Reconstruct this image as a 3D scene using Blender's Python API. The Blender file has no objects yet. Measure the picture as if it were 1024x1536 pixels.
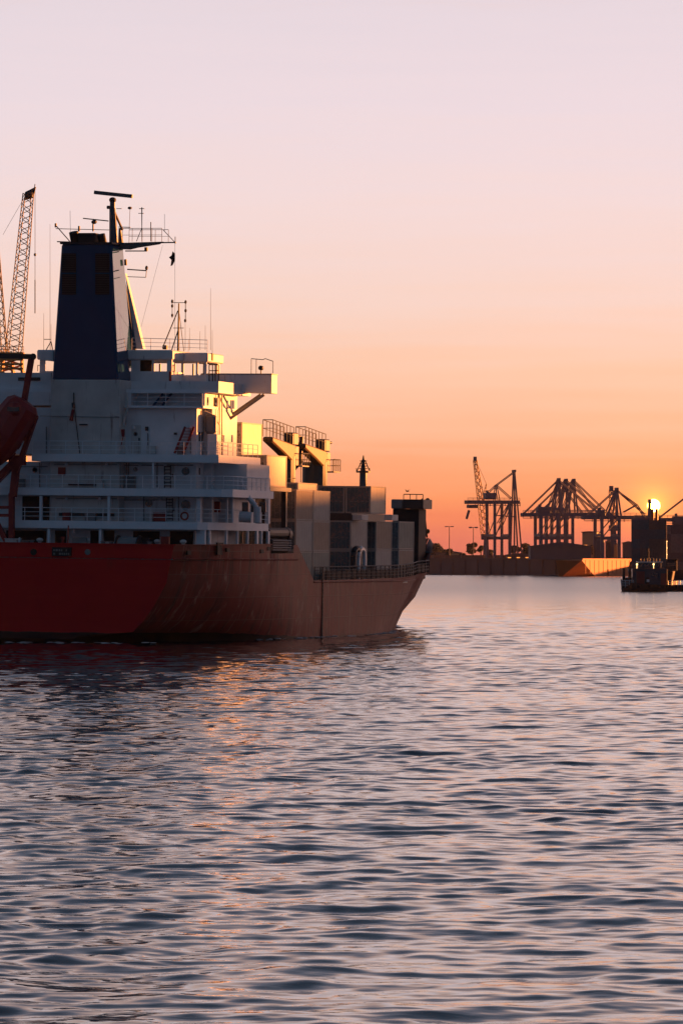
import bpy, bmesh, math, random
import numpy as np
from mathutils import Vector, Matrix, Euler
R = math.radians
random.seed(11); rng = np.random.default_rng(7)
SC = bpy.context.scene
COL = SC.collection
# ------------------------------------------------------------------ camera
CAM_H = 6.5; FPX = 7400.0; HOR = 845.0
PITCH = math.atan((HOR-768)/FPX)
cam = bpy.data.cameras.new('camera'); cam_o = bpy.data.objects.new('camera', cam); COL.objects.link(cam_o)
cam_o.location = (0, 0, CAM_H); cam_o.rotation_euler = (R(90)+PITCH, 0, 0)
cam.sensor_fit = 'VERTICAL'; cam.sensor_height = 36; cam.lens = 36*FPX/1536
cam.clip_start = 1; cam.clip_end = 60000
SC.camera = cam_o
# ------------------------------------------------------------------ exposure
SC.view_settings.view_transform = 'Standard'; SC.view_settings.look = 'None'
SC.view_settings.exposure = 2.0; SC.view_settings.gamma = 1.0
SC.cycles.max_bounces = 6; SC.cycles.volume_bounces = 0
# ------------------------------------------------------------------ sun and sky
SUN_AZ = R(55); SUN_EL = R(2.1)
sd = bpy.data.lights.new('sun', 'SUN'); so = bpy.data.objects.new('sun', sd); COL.objects.link(so)
sd.energy = 4.6; sd.angle = R(0.55); sd.color = (1.0, 0.31, 0.065)
so.rotation_euler = Vector((-math.sin(SUN_AZ)*math.cos(SUN_EL), -math.cos(SUN_AZ)*math.cos(SUN_EL), -math.sin(SUN_EL))).to_track_quat('-Z', 'Y').to_euler()

def lin(c):
    return tuple(((v/255)/12.92 if v/255 <= .04045 else ((v/255+.055)/1.055)**2.4) for v in c)
def pixdir(px, py):
    d = Vector(((px-512)/FPX, 1.0, (768-py)/FPX))
    return (Matrix.Rotation(PITCH, 3, 'X') @ d).normalized()

W = bpy.data.worlds.new('World'); SC.world = W; W.use_nodes = True
def build_world():
    nt = W.node_tree; N = nt.nodes; L = nt.links; N.clear()
    out = N.new('ShaderNodeOutputWorld'); bg = N.new('ShaderNodeBackground'); L.new(bg.outputs[0], out.inputs[0])
    bg.inputs['Strength'].default_value = 0.25
    tc = N.new('ShaderNodeTexCoord'); D = tc.outputs['Generated']
    def m(op, a, b=None, c=None, clamp=False):
        n = N.new('ShaderNodeMath'); n.operation = op; n.use_clamp = clamp
        for i, v in enumerate((a, b, c)):
            if v is None: continue
            if isinstance(v, (int, float)): n.inputs[i].default_value = v
            else: L.new(v, n.inputs[i])
        return n.outputs[0]
    def dot(vec):
        n = N.new('ShaderNodeVectorMath'); n.operation = 'DOT_PRODUCT'; L.new(D, n.inputs[0]); n.inputs[1].default_value = vec
        return n.outputs['Value']
    sep = N.new('ShaderNodeSeparateXYZ'); L.new(D, sep.inputs[0])
    el = m('DIVIDE', m('ARCSINE', sep.outputs['Z']), math.pi/2)
    # very faint high streaks shift the ramp a little
    mp = N.new('ShaderNodeMapping'); L.new(D, mp.inputs[0]); mp.inputs['Scale'].default_value = (9, 9, 160); mp.inputs['Rotation'].default_value = (0, R(4), 0)
    nz = N.new('ShaderNodeTexNoise'); L.new(mp.outputs[0], nz.inputs[0]); nz.inputs['Scale'].default_value = 2.2; nz.inputs['Detail'].default_value = 4
    t0 = m('POWER', m('MAXIMUM', el, 0.0), 0.5)
    t = m('ADD', t0, m('MULTIPLY', m('SUBTRACT', nz.outputs['Fac'], 0.5), 0.022))
    def ramp(stops, fac):
        r = N.new('ShaderNodeValToRGB'); L.new(fac, r.inputs[0]); cr = r.color_ramp
        while len(cr.elements) < len(stops): cr.elements.new(0.5)
        for e, (deg, c) in zip(cr.elements, stops):
            e.position = math.sqrt(deg/90)
        for e, (deg, c) in zip(cr.elements, stops):
            e.color = (*lin(c), 1)
        return r.outputs[0]
    fwd = ramp([(0, (203, 110, 96)), (.25, (222, 118, 97)), (.5, (240, 133, 94)), (.8, (250, 153, 102)), (1.15, (253, 169, 123)), (1.55, (252, 187, 149)),
                (2.3, (251, 202, 173)), (3.05, (246, 213, 199)), (4.2, (242, 219, 217)), (5.3, (236, 219, 224)), (6.5, (230, 216, 223)), (7.4, (238, 208, 198)),
                (9, (222, 190, 184)), (13, (142, 144, 162)), (20, (92, 106, 128)), (45, (56, 78, 102)), (90, (40, 58, 80))], t)
    bck = ramp([(0, (82, 80, 94)), (8, (81, 95, 116)), (25, (71, 96, 121)), (60, (53, 77, 100)), (90, (40, 58, 80))], t)
    hx = m('SQRT', m('ADD', m('MULTIPLY', sep.outputs['X'], sep.outputs['X']), m('MULTIPLY', sep.outputs['Y'], sep.outputs['Y'])))
    az = R(18)
    ca = m('DIVIDE', dot((math.sin(az), math.cos(az), 0)), m('MAXIMUM', hx, 0.001))
    mr = N.new('ShaderNodeMapRange'); mr.interpolation_type = 'SMOOTHSTEP'; L.new(ca, mr.inputs[0])
    mr.inputs[1].default_value = -0.35; mr.inputs[2].default_value = 0.93
    mx = N.new('ShaderNodeMix'); mx.data_type = 'RGBA'; L.new(mr.outputs[0], mx.inputs[0]); L.new(bck, mx.inputs[6]); L.new(fwd, mx.inputs[7])
    # the low sun: a disc with a warm aureole
    sdir = pixdir(979.5, 758.5)
    ang = m('ARCCOSINE', m('MINIMUM', dot(tuple(sdir)), 0.9999999))
    px = m('MULTIPLY', ang, FPX)
    disc = N.new('ShaderNodeMapRange'); disc.interpolation_type = 'SMOOTHSTEP'; L.new(px, disc.inputs[0])
    disc.inputs[1].default_value = 10.5; disc.inputs[2].default_value = 6.5; disc.inputs[3].default_value = 0; disc.inputs[4].default_value = 1
    g1 = m('EXPONENT', m('MULTIPLY', px, -1/16.0)); g2 = m('EXPONENT', m('MULTIPLY', px, -1/110.0)); g3 = m('EXPONENT', m('MULTIPLY', px, -1/520.0))
    def scale(col, fac):
        n = N.new('ShaderNodeVectorMath'); n.operation = 'SCALE'; n.inputs[0].default_value = col; L.new(fac, n.inputs['Scale']); return n.outputs[0]
    def add(a, b):
        n = N.new('ShaderNodeVectorMath'); n.operation = 'ADD'; L.new(a, n.inputs[0]); L.new(b, n.inputs[1]); return n.outputs[0]
    s = add(scale((160, 64, 10.0), disc.outputs[0]), scale((2.0, .72, .05), g1))
    s = add(s, scale((.20, .05, .0), g2)); s = add(s, scale((.07, .012, .0), g3))
    # broad warm brightening of the low sky towards the light, to the right of the picture
    ld = (math.sin(R(42))*math.cos(R(3)), math.cos(R(42))*math.cos(R(3)), math.sin(R(3)))
    a2 = m('ARCCOSINE', m('MINIMUM', dot(ld), 0.999999)); q2 = m('DIVIDE', a2, 0.29)
    s = add(s, scale((1.9, .85, .55), m('EXPONENT', m('MULTIPLY', m('MULTIPLY', q2, q2), -1.0))))
    L.new(add(mx.outputs[2], s), bg.inputs[0])
build_world()
# ------------------------------------------------------------------ materials
MATS = {}
def mat(name, col, rough=.6, metal=0., var=.12, nscale=1.5, rust=0., rust_col=(.11, .035, .015), streak=(1, 1, .12), spec=.4, bump=0.0, bscale=8., stain_scale=1.0, scrib=None):
    m = bpy.data.materials.new(name); m.use_nodes = True; nt = m.node_tree; N = nt.nodes; L = nt.links
    b = N['Principled BSDF']; b.inputs['Roughness'].default_value = rough; b.inputs['Metallic'].default_value = metal
    b.inputs['Specular IOR Level'].default_value = spec
    tc = N.new('ShaderNodeTexCoord')
    n1 = N.new('ShaderNodeTexNoise'); n1.inputs['Scale'].default_value = nscale; n1.inputs['Detail'].default_value = 6; L.new(tc.outputs['Object'], n1.inputs[0])
    mx = N.new('ShaderNodeMix'); mx.data_type = 'RGBA'; L.new(n1.outputs['Fac'], mx.inputs[0])
    mx.inputs[6].default_value = (*[c*(1-var*1.6) for c in col], 1); mx.inputs[7].default_value = (*[min(1, c*(1+var*1.6)) for c in col], 1)
    o = mx.outputs[2]
    if rust > 0:
        mp = N.new('ShaderNodeMapping'); mp.inputs['Scale'].default_value = streak; L.new(tc.outputs['Object'], mp.inputs[0])
        n2 = N.new('ShaderNodeTexNoise'); n2.inputs['Scale'].default_value = 2.6*stain_scale; n2.inputs['Detail'].default_value = 7; n2.inputs['Roughness'].default_value = .65; L.new(mp.outputs[0], n2.inputs[0])
        mr = N.new('ShaderNodeMapRange'); L.new(n2.outputs['Fac'], mr.inputs[0]); mr.inputs[1].default_value = .72-.25*rust; mr.inputs[2].default_value = .80-.1*rust
        mr.inputs[4].default_value = .85
        m2 = N.new('ShaderNodeMix'); m2.data_type = 'RGBA'; L.new(mr.outputs[0], m2.inputs[0]); L.new(o, m2.inputs[6]); m2.inputs[7].default_value = (*rust_col, 1); o = m2.outputs[2]
    if scrib:
        n4 = N.new('ShaderNodeTexNoise'); n4.inputs['Scale'].default_value = 1.9; n4.inputs['Detail'].default_value = 1.5; n4.inputs['Distortion'].default_value = 1.6; L.new(tc.outputs['Object'], n4.inputs[0])
        ab = N.new('ShaderNodeMath'); ab.operation = 'SUBTRACT'; L.new(n4.outputs['Fac'], ab.inputs[0]); ab.inputs[1].default_value = .52
        a2 = N.new('ShaderNodeMath'); a2.operation = 'ABSOLUTE'; L.new(ab.outputs[0], a2.inputs[0])
        r4 = N.new('ShaderNodeMapRange'); L.new(a2.outputs[0], r4.inputs[0]); r4.inputs[1].default_value = .035; r4.inputs[2].default_value = .02; r4.inputs[3].default_value = 0; r4.inputs[4].default_value = .8
        m4 = N.new('ShaderNodeMix'); m4.data_type = 'RGBA'; L.new(r4.outputs[0], m4.inputs[0]); L.new(o, m4.inputs[6]); m4.inputs[7].default_value = (*scrib, 1); o = m4.outputs[2]
    L.new(o, b.inputs['Base Color'])
    if bump:
        n3 = N.new('ShaderNodeTexNoise'); n3.inputs['Scale'].default_value = bscale; n3.inputs['Detail'].default_value = 4; L.new(tc.outputs['Object'], n3.inputs[0])
        bp = N.new('ShaderNodeBump'); bp.inputs['Strength'].default_value = bump; bp.inputs['Distance'].default_value = .05; L.new(n3.outputs['Fac'], bp.inputs['Height']); L.new(bp.outputs[0], b.inputs['Normal'])
    MATS[name] = m; return m
WHITE = mat('white_paint', (.62, .64, .66), .5, rust=.40, var=.14, nscale=.8, spec=.25)
WHITE_CLEAN = mat('white_rail_paint', (.66, .70, .74), .5, var=.06)
OLDWHITE = mat('weathered_white_paint', (.50, .49, .47), .6, rust=.52, var=.18, nscale=.9)
BLUE = mat('funnel_blue_paint', (.010, .050, .115), .45, var=.12, nscale=.6, spec=.10)
FUNSIDE = mat('funnel_blue_gloss_paint', (.010, .050, .115), .08, var=.12, nscale=.6, spec=.5, bump=.08, bscale=.7)
DARK = mat('dark_steel', (.022, .023, .026), .55, var=.3, rust=.2)
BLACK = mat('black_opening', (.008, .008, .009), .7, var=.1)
RED = mat('red_davit_paint', (.22, .012, .012), .45, rust=.25, rust_col=(.05, .012, .008))
BOATRED = mat('lifeboat_red_paint', (.25, .012, .014), .4, var=.25, rust=.3, rust_col=(.07, .012, .01))
GREYSTEEL = mat('grey_steel', (.19, .19, .19), .5, rust=.25)
MASTBLUE = mat('mast_blue_grey_paint', (.06, .075, .09), .5, var=.15)
YELLOWISH = mat('cream_crane_paint', (.15, .092, .038), .55, rust=.4, var=.2, spec=.2)
CRANEBASE = mat('crane_dark_green_paint', (.035, .045, .042), .5, rust=.2)
CONT_GREY = mat('container_pale_grey', (.36, .345, .32), .6, rust=.42, var=.2, nscale=.9, spec=.2, rust_col=(.16, .11, .085))
CONT_GREEN = mat('container_grey_green', (.21, .235, .21), .6, rust=.45, var=.22, nscale=.9, spec=.2, rust_col=(.10, .06, .045))
CONT_BROWN = mat('container_faded_brown', (.29, .22, .175), .6, rust=.45, var=.22, nscale=.9, spec=.2, rust_col=(.12, .06, .04))
CFRAME = mat('container_frame_worn', (.36, .33, .30), .6, rust=.5, spec=.2)
CONT_WHITE = mat('container_white', (.62, .51, .38), .55, rust=.34, var=.14, nscale=.8, spec=.2, rust_col=(.30, .18, .08))
CONT_RUST = mat('container_rust_stained', (.30, .27, .25), .65, rust=.62, streak=(1, 1, .8), rust_col=(.06, .028, .018), stain_scale=.5, scrib=(.05, .035, .03))
CONT_TEAL = mat('container_teal', (.05, .10, .12), .6, rust=.3, rust_col=(.13, .05, .04), streak=(1, 1, .7), stain_scale=.6, scrib=(.24, .15, .14))
CONT_DOOR = mat('container_door_slate', (.075, .105, .12), .6, rust=.3, rust_col=(.03, .022, .02), streak=(1, 1, .7), stain_scale=.6, scrib=(.17, .19, .20))
GLASS = mat('window_glass', (.012, .014, .018), .08, var=.05, spec=.8)
PIPE = mat('pale_pipe_paint', (.55, .57, .6), .35, var=.1)
CRANE_FAR = mat('harbour_crane_steel', (.12, .10, .14), .6, var=.2, nscale=.1)
CRANE_ORANGE = mat('harbour_crane_orange', (.42, .19, .05), .6, var=.2, nscale=.1)
QUAY = mat('quay_concrete', (.10, .065, .075), .85, var=.35, nscale=.05, rust=.3, rust_col=(.02, .015, .018))
SHED = mat('shed_cladding', (.10, .085, .11), .7, var=.25, nscale=.05)
SHEDTAN = mat('pale_shed_cladding', (.36, .24, .16), .7, var=.25, nscale=.06)
HULLFAR = mat('moored_hull_orange_primer', (.33, .068, .015), .7, var=.25, nscale=.12, rust=.25, streak=(1, 1, .05))
LEAF = mat('leaves', (.030, .033, .020), .8, var=.5, nscale=.2)
BARK = mat('bark', (.035, .026, .02), .9, var=.3)
TUGBLUE = mat('tug_blue_paint', (.012, .030, .055), .4, var=.2)
TUGRED = mat('tug_red_paint', (.11, .012, .016), .5, var=.2)
SHIPDARK = mat('container_ship_dark_paint', (.022, .018, .024), .6, var=.25, nscale=.2)
CBOX = [mat('stacked_box_slate', (.11, .09, .10), .7, var=.25), mat('stacked_box_brown', (.16, .085, .07), .7, var=.25), mat('stacked_box_teal', (.07, .10, .12), .7, var=.25), mat('stacked_box_grey', (.17, .145, .15), .7, var=.25)]
LATTICE = mat('weathered_lattice_paint', (.10, .065, .045), .6, var=.2)
LAND = mat('harbour_ground', (.05, .04, .04), .9, var=.2, nscale=.02)
FLAGM = mat('flag_cloth', (.02, .014, .016), .8)
def emis(name, col, s):
    m = bpy.data.materials.new(name); m.use_nodes = True; b = m.node_tree.nodes['Principled BSDF']
    b.inputs['Base Color'].default_value = (*col, 1); b.inputs['Emission Color'].default_value = (*col, 1); b.inputs['Emission Strength'].default_value = s
    n = m.node_tree.nodes.new('ShaderNodeTexNoise'); n.inputs['Scale'].default_value = 3
    mr = m.node_tree.nodes.new('ShaderNodeMapRange'); m.node_tree.links.new(n.outputs[0], mr.inputs[0]); mr.inputs[3].default_value = s*.7; mr.inputs[4].default_value = s*1.3
    m.node_tree.links.new(mr.outputs[0], b.inputs['Emission Strength']); return m
LAMPON = emis('lit_lamp', (1, .55, .2), 1.1)
LAMPORANGE = emis('lit_window', (1, .28, .05), .45)
LIFERING = mat('lifebuoy_orange', (.30, .06, .03), .5)
# hull: one weathered red paint with plate seams, scuffs and streaks, stern undercut shade painted black
def hull_mat():
    m = bpy.data.materials.new('weathered_red_hull_paint'); m.use_nodes = True; nt = m.node_tree; N = nt.nodes; L = nt.links
    b = N['Principled BSDF']; b.inputs['Roughness'].default_value = .58; b.inputs['Specular IOR Level'].default_value = .22
    tc = N.new('ShaderNodeTexCoord'); sep = N.new('ShaderNodeSeparateXYZ'); L.new(tc.outputs['Object'], sep.inputs[0])
    def noise(scale, detail, mapscale=(1, 1, 1), rot=(0, 0, 0), rough=.55):
        mp = N.new('ShaderNodeMapping'); mp.inputs['Scale'].default_value = mapscale; mp.inputs['Rotation'].default_value = rot; L.new(tc.outputs['Object'], mp.inputs[0])
        n = N.new('ShaderNodeTexNoise'); n.inputs['Scale'].default_value = scale; n.inputs['Detail'].default_value = detail; n.inputs['Roughness'].default_value = rough; L.new(mp.outputs[0], n.inputs[0]); return n.outputs['Fac']
    def mrange(v, a, b_, c=0., d=1., smooth=True):
        r = N.new('ShaderNodeMapRange'); r.interpolation_type = 'SMOOTHSTEP' if smooth else 'LINEAR'; L.new(v, r.inputs[0]); r.inputs[1].default_value = a; r.inputs[2].default_value = b_; r.inputs[3].default_value = c; r.inputs[4].default_value = d; return r.outputs[0]
    def mul(a, b_):
        n = N.new('ShaderNodeMath'); n.operation = 'MULTIPLY'
        for i, v in enumerate((a, b_)):
            if isinstance(v, float): n.inputs[i].default_value = v
            else: L.new(v, n.inputs[i])
        return n.outputs[0]
    def mix(f, a, b_):
        n = N.new('ShaderNodeMix'); n.data_type = 'RGBA'; L.new(f, n.inputs[0])
        for i, v in ((6, a), (7, b_)):
            if isinstance(v, tuple): n.inputs[i].default_value = (*v, 1)
            else: L.new(v, n.inputs[i])
        return n.outputs[2]
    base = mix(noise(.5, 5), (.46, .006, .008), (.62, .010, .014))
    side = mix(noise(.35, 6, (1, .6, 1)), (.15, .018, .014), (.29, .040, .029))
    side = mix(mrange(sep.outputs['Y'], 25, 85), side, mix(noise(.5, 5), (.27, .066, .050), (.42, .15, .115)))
    # weathered paler side; the sharp split from the stern puts light into colour
    worn_lit_side = mrange(sep.outputs['Y'], .01, .05)
    c = mix(worn_lit_side, base, side)
    st = mrange(noise(1.2, 5, (.2, 1.1, .14), (R(-28), 0, 0)), .56, .68, 0, .7)
    c = mix(mul(st, worn_lit_side), c, (.055, .011, .010))
    st3 = mrange(noise(2.2, 5, (.2, 1.3, .10), (R(-30), 0, 0)), .57, .66, 0, .55); c = mix(mul(st3, worn_lit_side), c, (.33, .17, .13))
    sc = mrange(noise(.8, 7, (.2, .8, .5), (R(25), 0, 0), .7), .56, .68, 0, .75)
    c = mix(mul(sc, worn_lit_side), c, (.42, .23, .18))
    st2 = mrange(noise(1.0, 6, (.2, 1.6, .10)), .55, .68, 0, .7)
    c = mix(st2, c, (.09, .028, .022))
    dk = mrange(noise(.45, 5), .54, .68, 0, .6); c = mix(mul(dk, worn_lit_side), c, (.085, .020, .017))
    # plate seams
    cmb = N.new('ShaderNodeCombineXYZ'); L.new(sep.outputs['Y'], cmb.inputs[0]); L.new(sep.outputs['Z'], cmb.inputs[1])
    br = N.new('ShaderNodeTexBrick'); L.new(cmb.outputs[0], br.inputs[0]); br.inputs['Scale'].default_value = 1; br.inputs['Mortar Size'].default_value = .035; br.inputs['Brick Width'].default_value = 7.5; br.inputs['Row Height'].default_value = 1.9; br.inputs['Mortar Smooth'].default_value = .4
    br.inputs['Color1'].default_value = (0, 0, 0, 1); br.inputs['Color2'].default_value = (.35, .35, .35, 1); br.inputs['Mortar'].default_value = (1, 1, 1, 1)
    seam = mul(mul(br.outputs['Fac'], .4), worn_lit_side); c = mix(seam, c, (.08, .03, .025))
    tint = mul(br.outputs['Color'], .6); c = mix(mul(tint, worn_lit_side), c, (.24, .10, .075))
    hgt = mrange(sep.outputs['Y'], 10, 34, .9, .12, False)  # black band: the stern undercut's shade in colour, thinning to a waterline
    sb = N.new('ShaderNodeMath'); sb.operation = 'SUBTRACT'; L.new(sep.outputs['Z'], sb.inputs[0]); L.new(hgt, sb.inputs[1])
    ad = N.new('ShaderNodeMath'); ad.operation = 'MULTIPLY_ADD'; L.new(noise(1.4, 5, (.3, .5, 1)), ad.inputs[0]); ad.inputs[1].default_value = .35; L.new(sb.outputs[0], ad.inputs[2])
    c = mix(mrange(ad.outputs[0], .12, .2, 1, 0), c, (.012, .010, .010))
    wl = mrange(sep.outputs['Z'], .05, .5, .8, 0); c = mix(wl, c, (.03, .02, .018))
    L.new(c, b.inputs['Base Color'])
    bp = N.new('ShaderNodeBump'); bp.inputs['Strength'].default_value = .35; bp.inputs['Distance'].default_value = .12
    a = N.new('ShaderNodeMath'); a.operation = 'MULTIPLY_ADD'; L.new(br.outputs['Fac'], a.inputs[0]); a.inputs[1].default_value = .35; L.new(noise(.55, 4, (1, 1, .6)), a.inputs[2])
    L.new(a.outputs[0], bp.inputs['Height']); L.new(bp.outputs[0], b.inputs['Normal'])
    return m
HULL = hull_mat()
# ------------------------------------------------------------------ mesh helpers
class MB:
    def __init__(s): s.v = []; s.f = []
    def hexa(s, p):            # 8 points: bottom 4 ccw, top 4
        b = len(s.v); s.v += [tuple(q) for q in p]
        for f in ((0, 3, 2, 1), (4, 5, 6, 7), (0, 1, 5, 4), (1, 2, 6, 5), (2, 3, 7, 6), (3, 0, 4, 7)): s.f.append(tuple(b+i for i in f))
        return s
    def box(s, x0, x1, y0, y1, z0, z1):
        return s.hexa([(x0, y0, z0), (x1, y0, z0), (x1, y1, z0), (x0, y1, z0), (x0, y0, z1), (x1, y0, z1), (x1, y1, z1), (x0, y1, z1)])
    def tube(s, p, q, r, n=6, r2=None):
        p = Vector(p); q = Vector(q); d = q-p
        if d.length < 1e-6: return s
        r2 = r if r2 is None else r2
        z = d.normalized(); x = z.orthogonal().normalized(); y = z.cross(x); b = len(s.v)
        for c, rr in ((p, r), (q, r2)):
            for i in range(n):
                a = 2*math.pi*(i+.5)/n; s.v.append(tuple(c+x*math.cos(a)*rr+y*math.sin(a)*rr))
        for i in range(n): s.f.append((b+i, b+(i+1) % n, b+n+(i+1) % n, b+n+i))
        s.f.append(tuple(b+i for i in range(n-1, -1, -1))); s.f.append(tuple(b+n+i for i in range(n))); return s
    def path(s, pts, r, n=6):
        for a, b in zip(pts[:-1], pts[1:]): s.tube(a, b, r, n)
        return s
    def bar(s, p, q, w, h):     # square beam, w across (horizontal), h up
        p = Vector(p); q = Vector(q); d = (q-p).normalized()
        up = Vector((0, 0, 1)) if abs(d.z) < .95 else Vector((0, 1, 0))
        x = d.cross(up).normalized()*w/2; y = x.normalized().cross(d)*h/2
        return s.hexa([p-x-y, p+x-y, q+x-y, q-x-y, p-x+y, p+x+y, q+x+y, q-x+y])
    def prism(s, prof, axis, a, b):   # profile of 2D pts extruded on axis 0/1/2
        def mk(t, c):
            return {0: (c, t[0], t[1]), 1: (t[0], c, t[1]), 2: (t[0], t[1], c)}[axis]
        k = len(s.v); n = len(prof)
        s.v += [mk(t, a) for t in prof]+[mk(t, b) for t in prof]
        s.f.append(tuple(k+i for i in range(n))); s.f.append(tuple(k+n+i for i in range(n-1, -1, -1)))
        for i in range(n): s.f.append((k+i, k+n+i, k+n+(i+1) % n, k+(i+1) % n))
        return s
    def ell(s, c, r, n=10, m=6):
        k = len(s.v)
        for j in range(m+1):
            th = math.pi*j/m
            for i in range(n):
                a = 2*math.pi*i/n; s.v.append((c[0]+r[0]*math.sin(th)*math.cos(a), c[1]+r[1]*math.sin(th)*math.sin(a), c[2]+r[2]*math.cos(th)))
        for j in range(m):
            for i in range(n): s.f.append((k+j*n+i, k+(j+1)*n+i, k+(j+1)*n+(i+1) % n, k+j*n+(i+1) % n))
        return s
    def disc(s, c, r, axis=1, t=.06, n=12):   # short cylinder
        d = [0, 0, 0]; d[axis] = t/2
        c = Vector(c); return s.tube(c-Vector(d), c+Vector(d), r, n)
    def rail(s, pts, h=1.05, bars=3, step=1.4, r=.028):
        for a, b in zip(pts[:-1], pts[1:]):
            a = Vector(a); b = Vector(b); L = (b-a).length; n = max(1, round(L/step))
            for k in range(1, bars+1):
                o = Vector((0, 0, h*k/bars)); s.tube(a+o, b+o, r*(1.15 if k == bars else .8), 5)
            for i in range(n+1):
                p = a+(b-a)*i/n; s.tube(p, p+Vector((0, 0, h)), r, 5)
        return s
    def lattice(s, p, q, w0, w1, n, r=.06, side=None):   # four-chord tapering lattice boom
        p = Vector(p); q = Vector(q); d = (q-p).normalized(); x = (side or Vector((1, 0, 0))); x = (x-d*x.dot(d)).normalized(); y = d.cross(x)
        def c(t, i):
            w = (w0+(w1-w0)*t)/2; sx = (1, 1, -1, -1)[i]; sy = (1, -1, -1, 1)[i]; return p+(q-p)*t+x*w*sx+y*w*sy
        for i in range(4): s.tube(c(0, i), c(1, i), r*1.5, 5)
        for k in range(n):
            for i in range(4):
                j = (i+1) % 4
                a, b = (i, j) if k % 2 == 0 else (j, i)
                s.tube(c(k/n, a), c((k+1)/n, b), r, 4)
        return s
    def build(s, name, m, parent=None, smooth=False, bevel=0):
        me = bpy.data.meshes.new(name); me.from_pydata(s.v, [], s.f); me.update()
        bm = bmesh.new(); bm.from_mesh(me); bmesh.ops.recalc_face_normals(bm, faces=bm.faces); bm.to_mesh(me); bm.free()
        if smooth: me.polygons.foreach_set('use_smooth', [True]*len(me.polygons))
        me.materials.append(m); o = bpy.data.objects.new(name, me); COL.objects.link(o)
        if parent: o.parent = parent
        if bevel:
            bv = o.modifiers.new('bevel', 'BEVEL'); bv.width = bevel; bv.segments = 1; bv.limit_method = 'ANGLE'
        return o
def tag(o, label=None, cat=None, group=None, kind=None):
    for k, v in (('label', label), ('category', cat), ('group', group), ('kind', kind)):
        if v: o[k] = v
    return o
def thing(name, loc=(0, 0, 0), rot=(0, 0, 0), label=None, cat=None, group=None):
    o = bpy.data.objects.new(name, None); COL.objects.link(o); o.location = loc; o.rotation_euler = rot
    o.empty_display_size = .5
    return tag(o, label, cat, group)
def copy_tree(o, parent=None):
    c = o.copy(); COL.objects.link(c)
    if parent: c.parent = parent
    for ch in [x for x in bpy.data.objects if x.parent == o]: copy_tree(ch, c)
    return c
def wpt(px, py, Y):
    d = pixdir(px, py); return Vector((0, 0, CAM_H))+d*(Y/d.y)
# ------------------------------------------------------------------ ship frame: x starboard, y forward, z up
ALPHA = R(15.5); HEEL = R(.75)
SHIP_LOC = Vector((-20.27, 400, 0)); SHIP_ROT = (0, HEEL, -ALPHA)
SM = Matrix.Translation(SHIP_LOC) @ Euler(SHIP_ROT).to_matrix().to_4x4(); SMI = SM.inverted()
_o = SMI @ Vector((0, 0, CAM_H))
def _hit(px, py, axis, val):
    d = SMI.to_3x3() @ pixdir(px, py); return _o+d*((val-_o[axis])/d[axis])
def su(px, py, u): return _hit(px, py, 1, u)     # point on the plane u metres ahead of the stern
def sv(px, py, v): return _hit(px, py, 0, v)     # point on the plane v metres to starboard
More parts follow.
